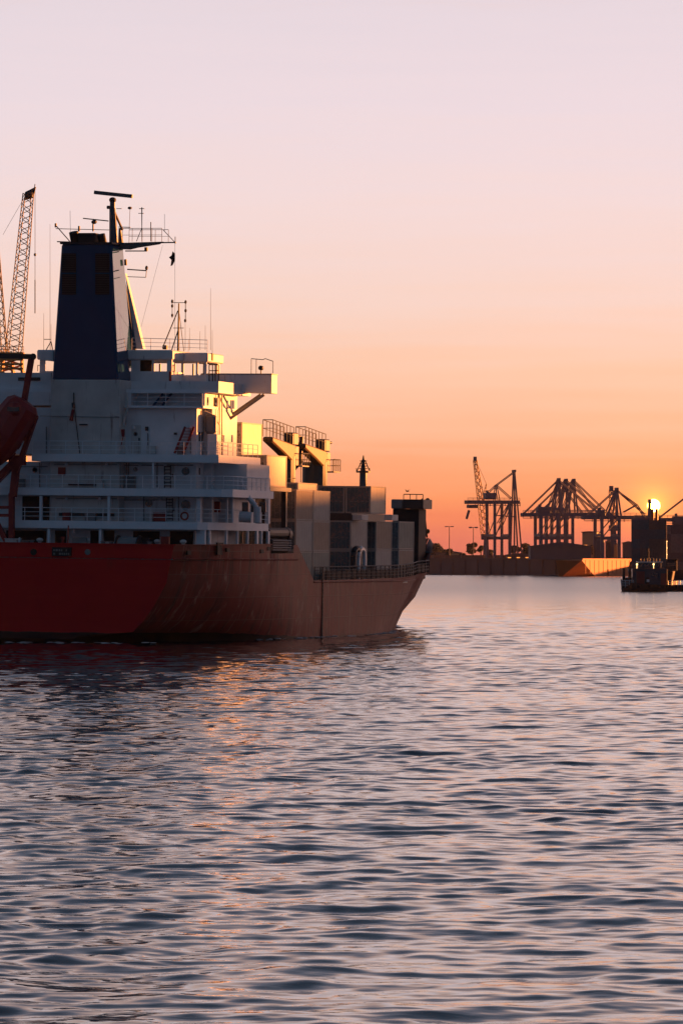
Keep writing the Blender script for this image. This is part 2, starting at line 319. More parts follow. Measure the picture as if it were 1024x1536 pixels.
# ------------------------------------------------------------------ water
def build_water():
    ys = [-400, -250, -150, -80, -30, 0, 20, 35]
    y = 45.
    while y < 1000:
        ys.append(y); y += .10+max(0, y-60)*.00055 if y < 470 else .34+(y-470)*.0030
    while y < 6400: ys.append(y); y += max(3., (y-980)*.06)
    ys = np.array(ys); nin = 360
    core = np.linspace(-1, 1, nin); outer = np.array([1.06, 1.2, 1.5, 2.0, 2.6, 3.4, 4.4, 6])
    cols = np.concatenate([-outer[::-1], core, outer])
    half = np.maximum(np.abs(ys), 45)*.069*1.22+3.0
    X = cols[None, :]*half[:, None]; Y = np.repeat(ys[:, None], len(cols), 1)
    dy = np.gradient(ys); dx = (2*half/nin)
    sp = np.maximum(dy, dx)[:, None]*np.ones_like(X)
    sp[:, :8] = 50; sp[:, -8:] = 50
    Z = np.zeros_like(X); DX = np.zeros_like(X); DY = np.zeros_like(X)
    # patches where the breeze roughens the water
    def patch(ph, sc):
        return (np.sin(X/sc+1.3*np.sin(Y/(sc*2.3)+ph)+ph)*np.sin(Y/(sc*2.6)+.8*np.sin(X/(sc*1.7))+2*ph))
    gust = 1+.28*patch(.7, 9)+.22*patch(2.1, 4.3)
    ca, sa = math.cos(ALPHA), math.sin(ALPHA); rx, ry = X-SHIP_LOC.x, Y-SHIP_LOC.y; v = rx*ca-ry*sa; u = rx*sa+ry*ca
    hb0 = np.interp(u, [-6, 0, 24, 45, 60, 70, 80, 94, 100], [4, 5, 9.6, 10, 8.5, 6.4, 4, 0.2, 0]); off = np.abs(v)-hb0
    gust = gust+1.3*np.exp(-np.clip(off, 0, None)/2.2)*((u > -8) & (u < 103))
    waves = [(1.8, 5.5, 50, .048, 85), (.7, 1.8, 50, .052, 100), (.34, .7, 40, .030, 90)]
    for l0, l1, n, rms, spread in waves:
        for i in range(n):
            lam = l0*(l1/l0)**((i+rng.random())/n); k = 2*math.pi/lam
            th = math.pi/2+R(10)+rng.normal(0, R(spread)*.75)
            a = rms*math.sqrt(2/n)*rng.uniform(.6, 1.4)/k; ph = rng.random()*6.283
            att = np.clip((lam/sp-2.2)/2.2, 0, 1)*(gust if lam < 2.5 else 1+.5*(gust-1))*(1-.3*np.clip((Y-350)/700, 0, 1))
            A = k*(X*math.cos(th)+Y*math.sin(th))+ph
            c = np.cos(A); s = np.sin(A)
            Z += att*a*c; DX -= att*a*.8*math.cos(th)*s; DY -= att*a*.8*math.sin(th)*s
    # bow wave and the wash along the hull (ship frame)
    ca, sa = math.cos(ALPHA), math.sin(ALPHA)
    rx, ry = X-SHIP_LOC.x, Y-SHIP_LOC.y
    v = rx*ca-ry*sa; u = rx*sa+ry*ca
    for k_, (u0, ang, amp, wid, ln) in enumerate([(95, 20, .34, 1.1, 16), (91, 24, -.22, 1.3, 17), (86, 24, .22, 1.4, 18), (78, 22, .14, 1.5, 20)]):
        vv = np.abs(v); s_ = (u0-u); line = s_*math.tan(R(ang))
        env = np.exp(-np.clip(s_, 0, None)/ln)*np.clip(s_+1.5, 0, 1.5)/1.5
        base = np.interp(u, [0, 24, 45, 60, 70, 80, 94, 96], [0, 9.6, 10, 8.5, 6.4, 4, 0.2, 0])
        Z += amp*env*np.exp(-((vv-base-line*.35-.4)/wid)**2)*(vv > base-1.5)
    DY -= .8*Z*(np.abs(Z) < 1)
    X2, Y2 = X+DX, Y+DY
    nr, nc = X.shape
    co = np.stack([X2, Y2, Z], -1).reshape(-1, 3).astype(np.float32)
    me = bpy.data.meshes.new('water'); me.vertices.add(nr*nc); me.vertices.foreach_set('co', co.ravel())
    idx = np.arange(nr*nc).reshape(nr, nc)
    q = np.stack([idx[:-1, :-1], idx[:-1, 1:], idx[1:, 1:], idx[1:, :-1]], -1).reshape(-1, 4)
    me.loops.add(q.size); me.loops.foreach_set('vertex_index', q.ravel().astype(np.int32))
    me.polygons.add(len(q)); me.polygons.foreach_set('loop_start', np.arange(0, q.size, 4, dtype=np.int32)); me.polygons.foreach_set('loop_total', np.full(len(q), 4, np.int32))
    me.polygons.foreach_set('use_smooth', np.ones(len(q), bool)); me.update(calc_edges=True); me.validate()
    m = bpy.data.materials.new('river_water'); m.use_nodes = True; nt = m.node_tree; N = nt.nodes; L = nt.links
    b = N['Principled BSDF']; b.inputs['Base Color'].default_value = (.006, .011, .016, 1); b.inputs['Roughness'].default_value = .06; b.inputs['IOR'].default_value = 1.333
    g = N.new('ShaderNodeNewGeometry')
    prev = None
    for sc_, dist, st in ((.55, .035, .4), (3.0, .008, .3), (8., .002, .3)):
        mp = N.new('ShaderNodeMapping'); mp.inputs['Scale'].default_value = (.55, 1, 1); mp.inputs['Rotation'].default_value = (0, 0, R(8)); L.new(g.outputs['Position'], mp.inputs[0])
        nz = N.new('ShaderNodeTexNoise'); nz.inputs['Scale'].default_value = sc_; nz.inputs['Detail'].default_value = 3; nz.inputs['Distortion'].default_value = .6; L.new(mp.outputs[0], nz.inputs[0])
        bp = N.new('ShaderNodeBump'); bp.inputs['Strength'].default_value = st; bp.inputs['Distance'].default_value = dist*2; L.new(nz.outputs['Fac'], bp.inputs['Height'])
        if prev: L.new(prev, bp.inputs['Normal'])
        prev = bp.outputs[0]
    L.new(prev, b.inputs['Normal'])
    sp_ = N.new('ShaderNodeSeparateXYZ'); L.new(g.outputs['Position'], sp_.inputs[0]); rr_ = N.new('ShaderNodeMapRange'); rr_.interpolation_type = 'SMOOTHSTEP'; L.new(sp_.outputs['Y'], rr_.inputs[0])
    rr_.inputs[1].default_value = 250; rr_.inputs[2].default_value = 1300; rr_.inputs[3].default_value = .025; rr_.inputs[4].default_value = .21; L.new(rr_.outputs[0], b.inputs['Roughness'])
    me.materials.append(m); o = bpy.data.objects.new('water', me); COL.objects.link(o); tag(o, 'rippled river water at sunset', 'water', kind='structure')
build_water()
# ------------------------------------------------------------------ the freighter
ship = thing('cargo_ship', SHIP_LOC, SHIP_ROT, 'big red hulled cargo ship with white deckhouse and tall blue funnel, seen from astern', 'cargo ship')
LV = [-2.0, 0, 1.0, 1.9, 3.3, 5.0]
ST = {0: [-1.5, -1.2, 3.54, 4.42, 5.4, 6.30, 6.90], 2.5: [-.8, -.2, 4.5, 5.5, 6.5, 7.25, 7.72], 5: [.0, 1.4, 5.3, 6.3, 7.3, 7.95, 8.35], 10: [3, 4.9, 7.2, 7.95, 8.65, 9.1, 9.3], 16: [6.6, 7.9, 8.8, 9.2, 9.6, 9.8, 9.85],
      24: [9.3, 9.6, 9.8, 9.9, 10, 10, 10], 40: [10]*7, 52: [9.5, 9.7, 9.75, 9.8, 9.9, 10, 10], 62: [7.9, 8.2, 8.5, 8.8, 9.2, 9.5, 9.6], 70: [6.0, 6.4, 6.7, 7.1, 7.8, 8.35, 8.6], 78: [3.9, 4.3, 4.7, 5.1, 5.9, 6.6, 7.0]}
STU = sorted(ST); STA = np.array([ST[u] for u in STU])
def pchip(xs, ys, x):
    xs = np.asarray(xs, float); h = np.diff(xs); d = np.diff(ys)/h; mslope = np.zeros(len(xs)); mslope[0] = d[0]; mslope[-1] = d[-1]
    for i in range(1, len(xs)-1): mslope[i] = 0 if d[i-1]*d[i] <= 0 else 2*d[i-1]*d[i]/(d[i-1]+d[i])
    i = min(max(np.searchsorted(xs, x)-1, 0), len(h)-1); t = (x-xs[i])/h[i]
    return (2*t**3-3*t*t+1)*ys[i]+(t**3-2*t*t+t)*h[i]*mslope[i]+(-2*t**3+3*t*t)*ys[i+1]+(t**3-t*t)*h[i]*mslope[i+1]
def top(u):
    pts = [(0, 8.05), (17.6, 8.2), (17.61, 7.45), (24.2, 7.5), (24.21, 8.2), (25.3, 8.2), (30.6, 5.15), (60, 5.3), (86, 5.75), (95, 6.1), (97.5, 8.3), (103, 8.7), (110, 9.15)]
    return float(np.interp(u, [p[0] for p in pts], [p[1] for p in pts]))
def stem(w): return float(np.interp(w, [-2, 0, 5.8, 9.2], [91.5, 94, 103.0, 109.2]))
def hull_pt(u, j):   # j = level index, 0..6 (6 = top)
    if u <= 78:
        hb = pchip(STU, STA[:, j], u); w = LV[j] if j < 6 else top(u)
        if j == 5: w = min(w, top(u)-.05)
        if u < 6 and j < 2:   # counter stern: the bottom rises aft
            w = LV[j]+((.75, .55)[j]+(1.6 if j == 0 else 0))*(1-u/6)
        return (hb, u, w)
    t = (u-78)/32.0
    w = LV[j] if j < 6 else None
    if j == 6:
        us = 78+(109.2-78)*t; w = top(us)
    us = 78+(stem(w)-78)*t
    hb = STA[-1, j]*(1-t**(1.55 if j > 3 else 1.25))
    return (max(hb, .02), us, w)
def hull_edge(u):
    return pchip(STU, STA[:, 6], u) if u <= 78 else STA[-1, 6]*(1-((u-78)/31.2)**1.55)
us = sorted(set([0, .3, .8, 1.5, 2.5, 3.5, 5, 6.5, 8, 10, 12, 14, 16, 17.6, 17.61, 20, 22, 24.2, 24.21, 25.3, 27, 29, 30.6]+[33+3*i for i in range(16)]+[78+32*x/22 for x in range(1, 23)]))
hm = MB(); nl = 7
for side in (1, -1):
    b0 = len(hm.v)
    for u in us:
        for j in range(nl):
            p = hull_pt(u, j); hm.v.append((p[0] if side > 0 else -(p[0]+(5.6 if j > 1 else 10.0)*max(0, 1-u/80)), p[1], p[2]))
    for i in range(len(us)-1):
        for j in range(nl-1):
            a = b0+i*nl+j; f = (a, a+nl, a+nl+1, a+1); hm.f.append(f if side > 0 else f[::-1])
n = len(us)*nl
tb = MB(); tb.v = [hm.v[j] for j in range(nl)]+[hm.v[n+j] for j in range(nl)]
for j in range(nl-1): tb.f.append((j, j+1, nl+j+1, nl+j))
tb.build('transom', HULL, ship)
for i in range(len(us)-1): hm.f.append((i*nl, n+i*nl, n+(i+1)*nl, (i+1)*nl))  # bottom
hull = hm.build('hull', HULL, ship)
bm = bmesh.new(); bm.from_mesh(hull.data); bmesh.ops.remove_doubles(bm, verts=bm.verts, dist=.001); bm.to_mesh(hull.data); bm.free()
for p in hull.data.polygons: p.use_smooth = abs(p.normal.y) < .93
sd_ = MB()                                                     # rubbing strake and bulwark cap
cap = [(hull_edge(u)+.03, u, top(u)+.03) for u in us if u <= 17.6]
for s in (1,):
    for a, b in zip(cap[:-1], cap[1:]): sd_.bar((a[0]*s, a[1], a[2]), (b[0]*s, b[1], b[2]), .22, .09)
sd_.bar((-12.5, -.03, 8.08), (6.93, -.03, 8.08), .22, .09)
sd_.build('bulwark_cap', HULL, ship)
k = MB()
for s in (1,):
    pts = [(pchip(STU, STA[:, 6], u)+.03, u, 6.95) for u in us if u <= 26]
    k.path([(p[0]*s, p[1], p[2]) for p in pts], .07, 5)
    k.build('rubbing_strake', HULL, ship); k = MB()
    pts = [(pchip(STU, STA[:, 5], u)+.05, u, 5.0) for u in us if 30.6 <= u <= 78]
    k.path(pts, .06, 5)
k.build('rubbing_strake', HULL, ship)
# decks
d = MB()
pts = [(hull_edge(u)-.12, u) for u in us if u <= 26]
d.prism([(a, b) for a, b in pts]+[(-a-5.0*(1-b/80), b) for a, b in pts[::-1]], 2, 6.85, 6.95)
d.build('poop_deck', GREYSTEEL, ship)
d = MB(); pts = [(hull_edge(u)*(1-.14*max(0, min(1, (u-66)/12)))-.15, u) for u in us if 26 <= u <= 84]
d.prism([(a, b) for a, b in pts]+[(-a, b) for a, b in pts[::-1]], 2, 4.8, 4.95); d.build('main_deck', GREYSTEEL, ship)
d = MB(); pts = [(hull_edge(u)*.98-.1, u) for u in us if 97 <= u <= 106]
d.prism([(a, b) for a, b in pts]+[(-a, b) for a, b in pts[::-1]], 2, 7.6, 7.75); d.build('forecastle_deck', GREYSTEEL, ship)
# --- accommodation block
UA = 6.5; UG = 4.0; UF = 5.0; UFRONT = 15.7
V7 = su(307, 640, UA).x                 # half breadth of the house
def Wd(py, u=UG, px=150): return su(px, py, u).z
w1a, w1b = Wd(793), Wd(781.5); w2a, w2b = Wd(743.5), Wd(732); w3a, w3b = Wd(692.5), Wd(681)
print('decks', w1a, w1b, w2a, w2b, w3a, w3b, 'V7', V7)
wb0 = Wd(588, 6); wb1 = Wd(571, 6)      # bridge deck band
LV_ = -12.2
Vc0 = su(76, 640, UF).x; Vc1 = su(180, 640, UF).x
Vl = su(295, 650, UA).x                  # aft block's starboard side (lower storeys)
h = MB()
h.box(LV_, Vl, UA, 8.6, 6.95, w1a); h.box(LV_, Vl, UA, 8.6, w1b, w2a); h.box(LV_, Vl, UA, 8.6, w2b, w3a)
wl4 = Wd(612, UA, 250)
h.box(LV_, Vl, UA, 8.6, w3b, wl4)
for z0, z1 in ((6.95, w1a), (w1b, w2a), (w2b, w3a), (w3b, wl4)):
    h.box(LV_, V7, 8.603, UFRONT, z0, z1)
house = h.build('deckhouse', WHITE, ship)
h = MB(); h.box(LV_, V7, UA+1.603, UFRONT, wl4+.17, wb0); h.box(V7-.3, V7, UA, UA+1.6, wl4+.17, wb0); h.box(LV_, su(197, 600, UA).x, UA, UA+1.6, wl4+.17, wb0)
h.build('upper_deckhouse', WHITE, ship)
h = MB(); h.box(su(190, 600, UA).x, V7+.05, UA-.6, UFRONT, wl4, wl4+.17); h.build('officers_deck', WHITE_CLEAN, ship)
# engine casing under the funnel
h = MB(); h.box(Vc0, Vc1, UF, UA, w1b, w2a); h.box(Vc0, Vc1, UF, UA, w2b, w3a); h.box(Vc0, Vc1, UF, 9.6, w3b, Wd(569.5, UF)); h.build('engine_casing', OLDWHITE, ship, bevel=.05)
# gallery slabs
def slab(name, za, zb, left, right, uaft=UG, ufor=16.2, extra=None):
    m = MB()
    if extra: m.prism(extra, 2, za, zb)
    else: m.box(left, right, uaft, ufor, za, zb)
    return m.build(name, WHITE_CLEAN, ship)
v3l = su(48, 686, UG).x; v3r = su(328, 686, UG).x
m3 = MB(); m3.box(v3l, v3r, UG, 16.0, w3a, w3b); m3.build('gallery_deck', WHITE_CLEAN, ship)
v2r = su(345, 738, UG).x
ed = lambda u: hull_edge(u)-.12
prof1 = [(-12.4, 17), (-12, UG+.6), (-11.4, UG), (ed(5)-.6, UG), (ed(5), UG+1)]+[(ed(u), u) for u in (6.5, 8, 10, 12, 14, 16, 17.3)]
slab('gallery_deck', w1a, w1b, 0, 0, extra=prof1)
prof2 = [(-12.4, 16.3), (-12.4, UG), (v2r-.7, UG), (v2r, UG+.8), (v2r+.1, 16.3)]
slab('gallery_deck', w2a, w2b, 0, 0, extra=prof2)
# posts under the galleries
def post(px, py0, py1, u, r=.1):
    a = su(px, py0, u); b = su(px, py1, u); m = MB(); m.box(a.x-r, a.x+r, u-r, u+r, b.z, a.z); m.build('pillar', WHITE_CLEAN, ship)
for px in (62, 164): post(px, 743.5, 781.5, UG+.2)
for px in (74, 151): post(px, 793, 822, UG+.2)
for px in (230,): post(px, 692.5, 732, UG+.2, .07)
a = su(296, 750, UG+.9); b = su(309, 750, UG+.9)
m = MB(); m.box(a.x, b.x, UG+.7, UG+1.1, 6.95, w1a); m.box(a.x, a.x+.35, UG+.7, UG+1.1, w1b, w2a); m.build('corner_pillar', WHITE_CLEAN, ship)
# lower starboard wall along the hull edge with openings
eu = [5.4, 8.2, 10.3, 12.4, 14.4, 15.6, 17.3]
for i, u in enumerate(eu):
    e = ed(u)-.02; wl = MB(); wl.box(e-.18, e, u, u+(.22 if i not in (4, 6) else .5), 7.9, w1a); wl.build('wall_pillar', WHITE_CLEAN, ship)
wl = MB(); wl.box(ed(17.3)-.32, ed(17.3)-.02, 17.3, 17.8, w1b, w2b+.2); wl.build('corner_pillar', WHITE_CLEAN, ship)
# deckhouse level above with dark windows (px 330-405, y 745-785)
lw = MB(); lw.box(V7+.02, ed(14)-1.0, 10.6, 17.2, w1b, w2a-.02); low = lw.build('lower_deckhouse', WHITE, ship)
for px in (368, 381, 394):
    p = su(px, 765, 10.57); wm = MB(); wm.box(p.x-.28, p.x+.28, 10.53, 10.6, w1b+.9, w2a-.35); wm.build('window', GLASS, low)
lw = MB(); lw.box(V7+.02, v2r-.2, 9.4, 16.0, w2b, w3a); lw.build('lower_deckhouse', WHITE, ship)
# darker interior bulkhead below slab1 and black openings on the aft bulkheads
def panel(name, px0, px1, py0, py1, u, m, parent=ship, t=.05):
    a = su(px0, py1, u); b = su(px1, py0, u); k = MB(); k.box(a.x, b.x, u-t, u-.002, a.z, b.z); return k.build(name, m, parent)
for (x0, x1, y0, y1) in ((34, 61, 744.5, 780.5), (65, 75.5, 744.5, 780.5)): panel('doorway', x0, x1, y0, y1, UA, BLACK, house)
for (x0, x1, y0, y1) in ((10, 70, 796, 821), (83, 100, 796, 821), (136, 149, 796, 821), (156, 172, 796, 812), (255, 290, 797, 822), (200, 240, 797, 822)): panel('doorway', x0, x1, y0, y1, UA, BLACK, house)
def porthole(px, py, u, r, parent=house):
    p = su(px, py, u); k = MB(); k.disc((p.x, u-.04, p.z), r, 1, .08, 14); o = k.build('porthole', GLASS, parent)
    k = MB()
    for i in range(14):
        a = 2*math.pi*i/14; b = 2*math.pi*(i+1)/14; k.tube((p.x+r*math.cos(a), u-.06, p.z+r*math.sin(a)), (p.x+r*math.cos(b), u-.06, p.z+r*math.sin(b)), .035, 5)
    k.build('rim', GREYSTEEL, o)
for px, py, r in ((204, 651, .15), (204, 704, .15), (279, 707, .30), (279, 758, .38), (224, 755, .28), (53, 705, .2), (180, 702, .1)): porthole(px, py, UA, r)
def door(px0, px1, py0, py1, u, parent=house):
    o = panel('door', px0, px1, py0, py1, u, OLDWHITE, parent); a = su(px1-2.5, (py0+py1)/2, u)
    k = MB(); k.box(a.x-.05, a.x+.05, u-.12, u-.05, a.z-.12, a.z+.12); k.build('handle', DARK, o)
door(197, 212, 638, 680, UA); door(252, 264, 748, 780, UA); door(247, 262, 696, 731, UA)
p = panel('fire_box', 88, 99, 701, 713, UF, RED, ship, .12)
p = panel('lamp_shade', 219, 223, 640, 646, UA, DARK, house, .2); panel('lamp_shade', 262, 266, 649, 652, UA, DARK, house, .2)
# rust mess below the casing shelves
panel('shelf', 104, 145, 725, 728, UF, DARK, ship, .25); panel('shelf', 90, 172, 770, 774, UF+.02, DARK, ship, .25)
panel('pipe_clamp', 120, 132, 636, 638, UF, DARK, ship, .15)
# safety hooks and lifebuoy light on casing
a = su(111, 589, UF-.1); b = su(111, 606, UF-.1); c = su(107, 631, UF-.1); e = su(120, 680, UF-.1)
k = MB(); k.tube(a, b, .045); k.tube(b, e, .035); k.tube(su(110, 604, UF-.1), su(111, 612, UF-.1), .13); k.build('boom_rope', DARK, ship)
k = MB(); k.tube(su(110, 614, UF-.1), c, .11, 8, .16); k.build('marker_float', RED, ship)
k = MB(); k.tube(su(184.5, 644, UF-.1), su(185, 655, UF-.1), .17, 8, .12); k.tube(su(185, 655, UF-.1), su(182, 668, UF-.1), .04, 5); k.build('marker_float', RED, ship)
k = MB(); k.path([su(191, 590, UF+.6), su(191, 618, UF+.6), su(188, 622, UF+.6)], .06); k.path([su(188, 622, UF+.6), su(185, 640, UF+.6)], .1); k.build('vent_pipe', OLDWHITE, ship)
k = MB(); k.tube(su(76, 600, UA-.1), su(180, 626, UF-.1), .03, 5); k.tube(su(60, 624, UF-.1), su(180, 626, UF-.1), .03, 5); k.build('cable', GREYSTEEL, ship)
# railings on each gallery
def rail_line(name, pts, m=WHITE_CLEAN, **kw):
    k = MB(); k.rail(pts, **kw); return k.build(name, m, ship)
RG = UG+.1
rail_line('railing', [(v3l, RG, w3b), (v3r-.1, RG, w3b), (v3r-.1, 15.5, w3b)])
rail_line('railing', [(-12.3, RG, w2b), (v2r-.6, RG, w2b), (v2r, RG+.8, w2b), (v2r, 15.5, w2b)])
rail_line('railing', [(-11.3, RG, w1b), (ed(5)-.6, RG, w1b), (ed(5.2), UG+1.2, w1b)]+[(ed(u)-.05, u, w1b) for u in (8, 11, 14, 17.2)])
rail_line('railing', [(su(197, 600, UA).x, UA-.5, wl4+.17), (V7-.05, UA-.5, wl4+.17)])
# stairs on aft bulkhead
for (xa, ya, xb, yb, u) in ((262, 680, 278, 640, UA-.5), (228, 611, 245, 590, UA+.9)):
    k = MB()
    for o in (0, .7):
        a = su(xa, ya, u); b = su(xb, yb, u); k.bar((a.x, u+o*.0, a.z), (b.x, u, b.z), .08, .18) if o == 0 else k.bar((a.x+.75, u, a.z), (b.x+.75, u, b.z), .08, .18)
    for i in range(9):
        t = (i+.5)/9; q = a.lerp(b, t); k.box(q.x, q.x+.75, u-.1, u+.15, q.z-.02, q.z+.02)
    k.build('stairway', RED if xa == 262 else BLUE, ship)
for x0, x1, y0 in ((247, 262, 696), (250, 263, 745)):
    k = MB(); u = UA-.12
    for px in (x0, x0+9): k.tube(su(px, y0+2, u), su(px, y0+36, u), .04, 5)
    for i in range(7): k.tube(su(x0, y0+4+i*4.8, u), su(x0+9, y0+4+i*4.8, u), .035, 5)
    k.build('ladder', DARK, ship)
# lit side: windows, doors and ducts on the starboard side of the house
def swin(px, py, w, hgt, v, name='window', m=GLASS, parent=house):
    p = sv(px, py, v); k = MB(); k.box(v+.003, v+.05, p.y-w/2, p.y+w/2, p.z-hgt/2, p.z+hgt/2); return k.build(name, m, parent)
VS = V7
for px, py, w, hh in ((323, 603, .9, .75), (341, 607, .42, .7), (346.5, 607, .42, .75), (350, 607, .5, .75), (335, 658, .32, .6), (348, 658, .32, .6), (344, 714, .3, .6)): swin(px, py, w, hh, VS)
for px, py in ((311.5, 602),): swin(px, py, .35, .7, VS)
for px, py, w, hh in ((299, 655, .3, .75), (303, 655, .3, .75), (299, 707, .25, .55)): swin(px, py, w, hh, Vl)
k = MB(); a = su(312, 651, 8.0); b = su(327, 680, 8.0); k.box(a.x+.05, b.x, 7.6, 8.6, w3b, a.z); k.build('air_duct', WHITE, ship, bevel=.06)
k = MB(); a = su(312, 640, 8.3); k.box(a.x-.2, a.x+.75, 7.9, 8.6, a.z-.6, a.z+1.0); k.build('duct_hood', GREYSTEEL, ship, bevel=.2)
k = MB(); a = su(309, 620, 7.9); b = su(329, 637, 9.5); k.path([su(307, 617, 7.9), su(318, 622, 8.4), su(329, 636, 9.5)], .09); k.build('curved_bracket', OLDWHITE, ship)
k = MB()
for px in (329.5, 333): k.tube(sv(px, 592, V7+.25), sv(px, 690, V7+.25), .06)
k.build('drain_pipe', GREYSTEEL, ship)
# deck gear: lifebuoys, lamps, pipe runs, vents, boxes
def lifebuoy(px, py, u):
    p = su(px, py, u); k = MB(); n_ = 14
    for i in range(n_):
        a_ = 2*math.pi*i/n_; b_ = 2*math.pi*(i+1)/n_; k.tube((p.x+.3*math.cos(a_), u, p.z+.3*math.sin(a_)), (p.x+.3*math.cos(b_), u, p.z+.3*math.sin(b_)), .075, 6)
    k.build('lifebuoy', LIFERING, ship)
for px, py in ((277, 774),): lifebuoy(px, py, UG+.02)
rg = random.Random(21)
def run(pts, r_=.05, m_=GREYSTEEL, name='pipe_run'): k = MB(); k.path(pts, r_, 6); k.build(name, m_, ship)
for px, y0, y1, u in ((190, 694, 731, UA-.12), (193, 694, 731, UA-.12), (236, 694, 731, UA-.1), (268, 745, 781, UA-.12), (180.8, 694, 731, UF+.4), (216, 745, 781, UA-.12), (70, 640, 680, UA-.1), (60, 694, 731, UA-.1), (286, 642, 680, UA-.1), (222, 650, 680, UA-.1)): run([su(px, y0, u), su(px, y1, u)])
for px0, px1, py, u in ((182, 290, 698, UA-.1), (82, 176, 697, UF-.08), (84, 176, 748, UF-.08), (184, 250, 750, UA-.1), (20, 72, 700, UA-.1)): run([su(px0, py, u), su(px1, py, u)], .035)
for px, py, u in ((100, 696, UF-.15), (160, 696, UF-.15), (210, 696, UA-.15), (248, 697, UA-.15), (100, 748, UF-.15), (150, 748, UF-.15), (240, 748, UA-.15), (200, 641, UA-.15), (285, 641, UA-.15), (300, 797, UG+.6), (110, 797, UG+.6)):
    p = su(px, py, u); k = MB(); k.tube((p.x, u, p.z+.1), (p.x, u, p.z-.12), .11, 8, .15); k.tube((p.x, u, p.z+.1), (p.x, u+.15, p.z+.2), .03, 5); k.build('deck_light', PIPE, ship)
for px, py, w_, h_, u, m_ in ((196, 724, .8, .9, UA-.2, GREYSTEEL), (240, 776, 1.0, .7, UA-.3, RED), (225, 777, .5, .6, UA-.3, OLDWHITE), (136, 777, .9, .7, UF-.3, GREYSTEEL), (100, 777, .6, .9, UF-.3, RED), (30, 726, .9, .8, UA-.3, GREYSTEEL), (150, 727, .5, .6, UF-.3, OLDWHITE), (272, 676, .6, .8, UA-.3, GREYSTEEL), (227, 675, .7, .6, UA-.3, OLDWHITE), (120, 815, 1.2, .9, 2.5, GREYSTEEL), (215, 815, 1.0, .8, 2.6, DARK), (248, 815, .7, 1.0, 3.0, RED), (20, 815, 1.3, .7, 2.6, OLDWHITE)):
    p = su(px, py, u); k = MB(); k.box(p.x-w_/2, p.x+w_/2, u-.15, u+.18, p.z-h_/2, p.z+h_/2); k.box(p.x-w_/2-.04, p.x+w_/2+.04, u-.2, u+.22, p.z+h_/2, p.z+h_/2+.06); k.box(p.x-.05, p.x+.05, u-.19, u-.15, p.z-.1, p.z+.1); k.build('gear_box', m_, ship)
for px, py, u in ((80, 742, UF-.2), (172, 742, UF-.2)): pass
for px in (60, 130, 180, 236, 275):
    p = su(px, 815, 3.2); k = MB(); k.tube((p.x, 3.2, 6.95), (p.x, 3.2, 8.3), .14, 8); k.ell((p.x, 3.2, 8.35), (.3, .3, .18), 10, 6); k.build('mushroom_vent', OLDWHITE, ship)
# bridge deck, wheelhouse
vb0 = su(197, 580, UA).x; vb1 = su(328, 580, UA).x
k = MB(); k.box(-12.5, vb1, UA, UFRONT, wb0, wb0+.25); k.build('bridge_deck', WHITE_CLEAN, ship)
k = MB(); k.box(vb0, vb1, UA, UA+.1, wb0+.25, wb1); k.box(vb1-.1, vb1, UA+.1, 13.2, wb0+.25, wb1); k.build('bridge_bulwark', WHITE, ship)
wz0 = su(250, 557, 8.5).z; wz1 = su(250, 540, 8.5).z; wz2 = su(250, 525, 8.5).z
vw0 = su(60, 540, 8.5).x; vw1 = su(258, 540, 8.5).x; vw2 = su(310, 540, 11.5).x
# aft wall of wheelhouse at u=8.5 from port to 258, stepped forward to u=11.5 out to 310
k = MB()
k.box(vw0, vw1, 8.5, 8.65, wb0+.25, wz0); k.box(vw1-.15, vw1, 8.65, 11.5, wb0+.25, wz0); k.box(vw1, vw2, 11.5, 11.65, wb0+.25, wz0-.2); k.box(vw2-.15, vw2, 11.65, 15.5, wb0+.25, wz0-.2)
k.box(vw0, vw2-.15, 15.35, 15.5, wb0+.25, wz0-.25)
wh = k.build('wheelhouse', WHITE, ship)
k = MB(); k.box(vw0-.2, vw1+.1, 8.3, 15.9, wz1, wz2); k.box(vw1+.1, vw2+.15, 11.3, 15.9, wz1-.05, wz2-.1); k.build('wheelhouse_roof', WHITE, ship, bevel=.1)
k = MB()
def wp(px0, px1, u):
    a = su(px0, 548, u); b = su(px1, 548, u); k = MB(); k.box(a.x, b.x, u+.01, u+.13, wz0 if u < 10 else wz0-.2, wz1 if u < 10 else wz1-.05); k.build('window_mullion', WHITE, wh)
for a, b in ((60, 68), (197, 210), (228, 231.5), (250.5, 257.8)): wp(a, b, 8.5)
for a, b in ((272, 275.5), (294, 297), (306.5, 309.8)): wp(a, b, 11.5)
a = su(258, 548, 8.5); k = MB(); k.box(a.x-.14, a.x, 8.66, 9.2, wz0, wz1); k.build('window_mullion', WHITE, wh)
k = MB(); k.box(vw2-.14, vw2-.01, 14.6, 15.3, wz0-.2, wz1-.05); k.build('window_mullion', WHITE, wh)
for px in (205, 220, 240, 262, 290, 306):
    a = su(px, 548, 15.4); k = MB(); k.box(a.x-.07, a.x+.07, 15.36, 15.49, wz0-.25, wz1-.05); k.build('window_mullion', WHITE, wh)
k = MB(); a = su(209, 548, 9.2); b = su(229, 548, 9.2); k.box(a.x, b.x, 9.0, 9.3, wz0-.3, wz1+.0); k.build('chart_locker', BLACK, wh)  # black box puts the wheelhouse's inside shade behind this window
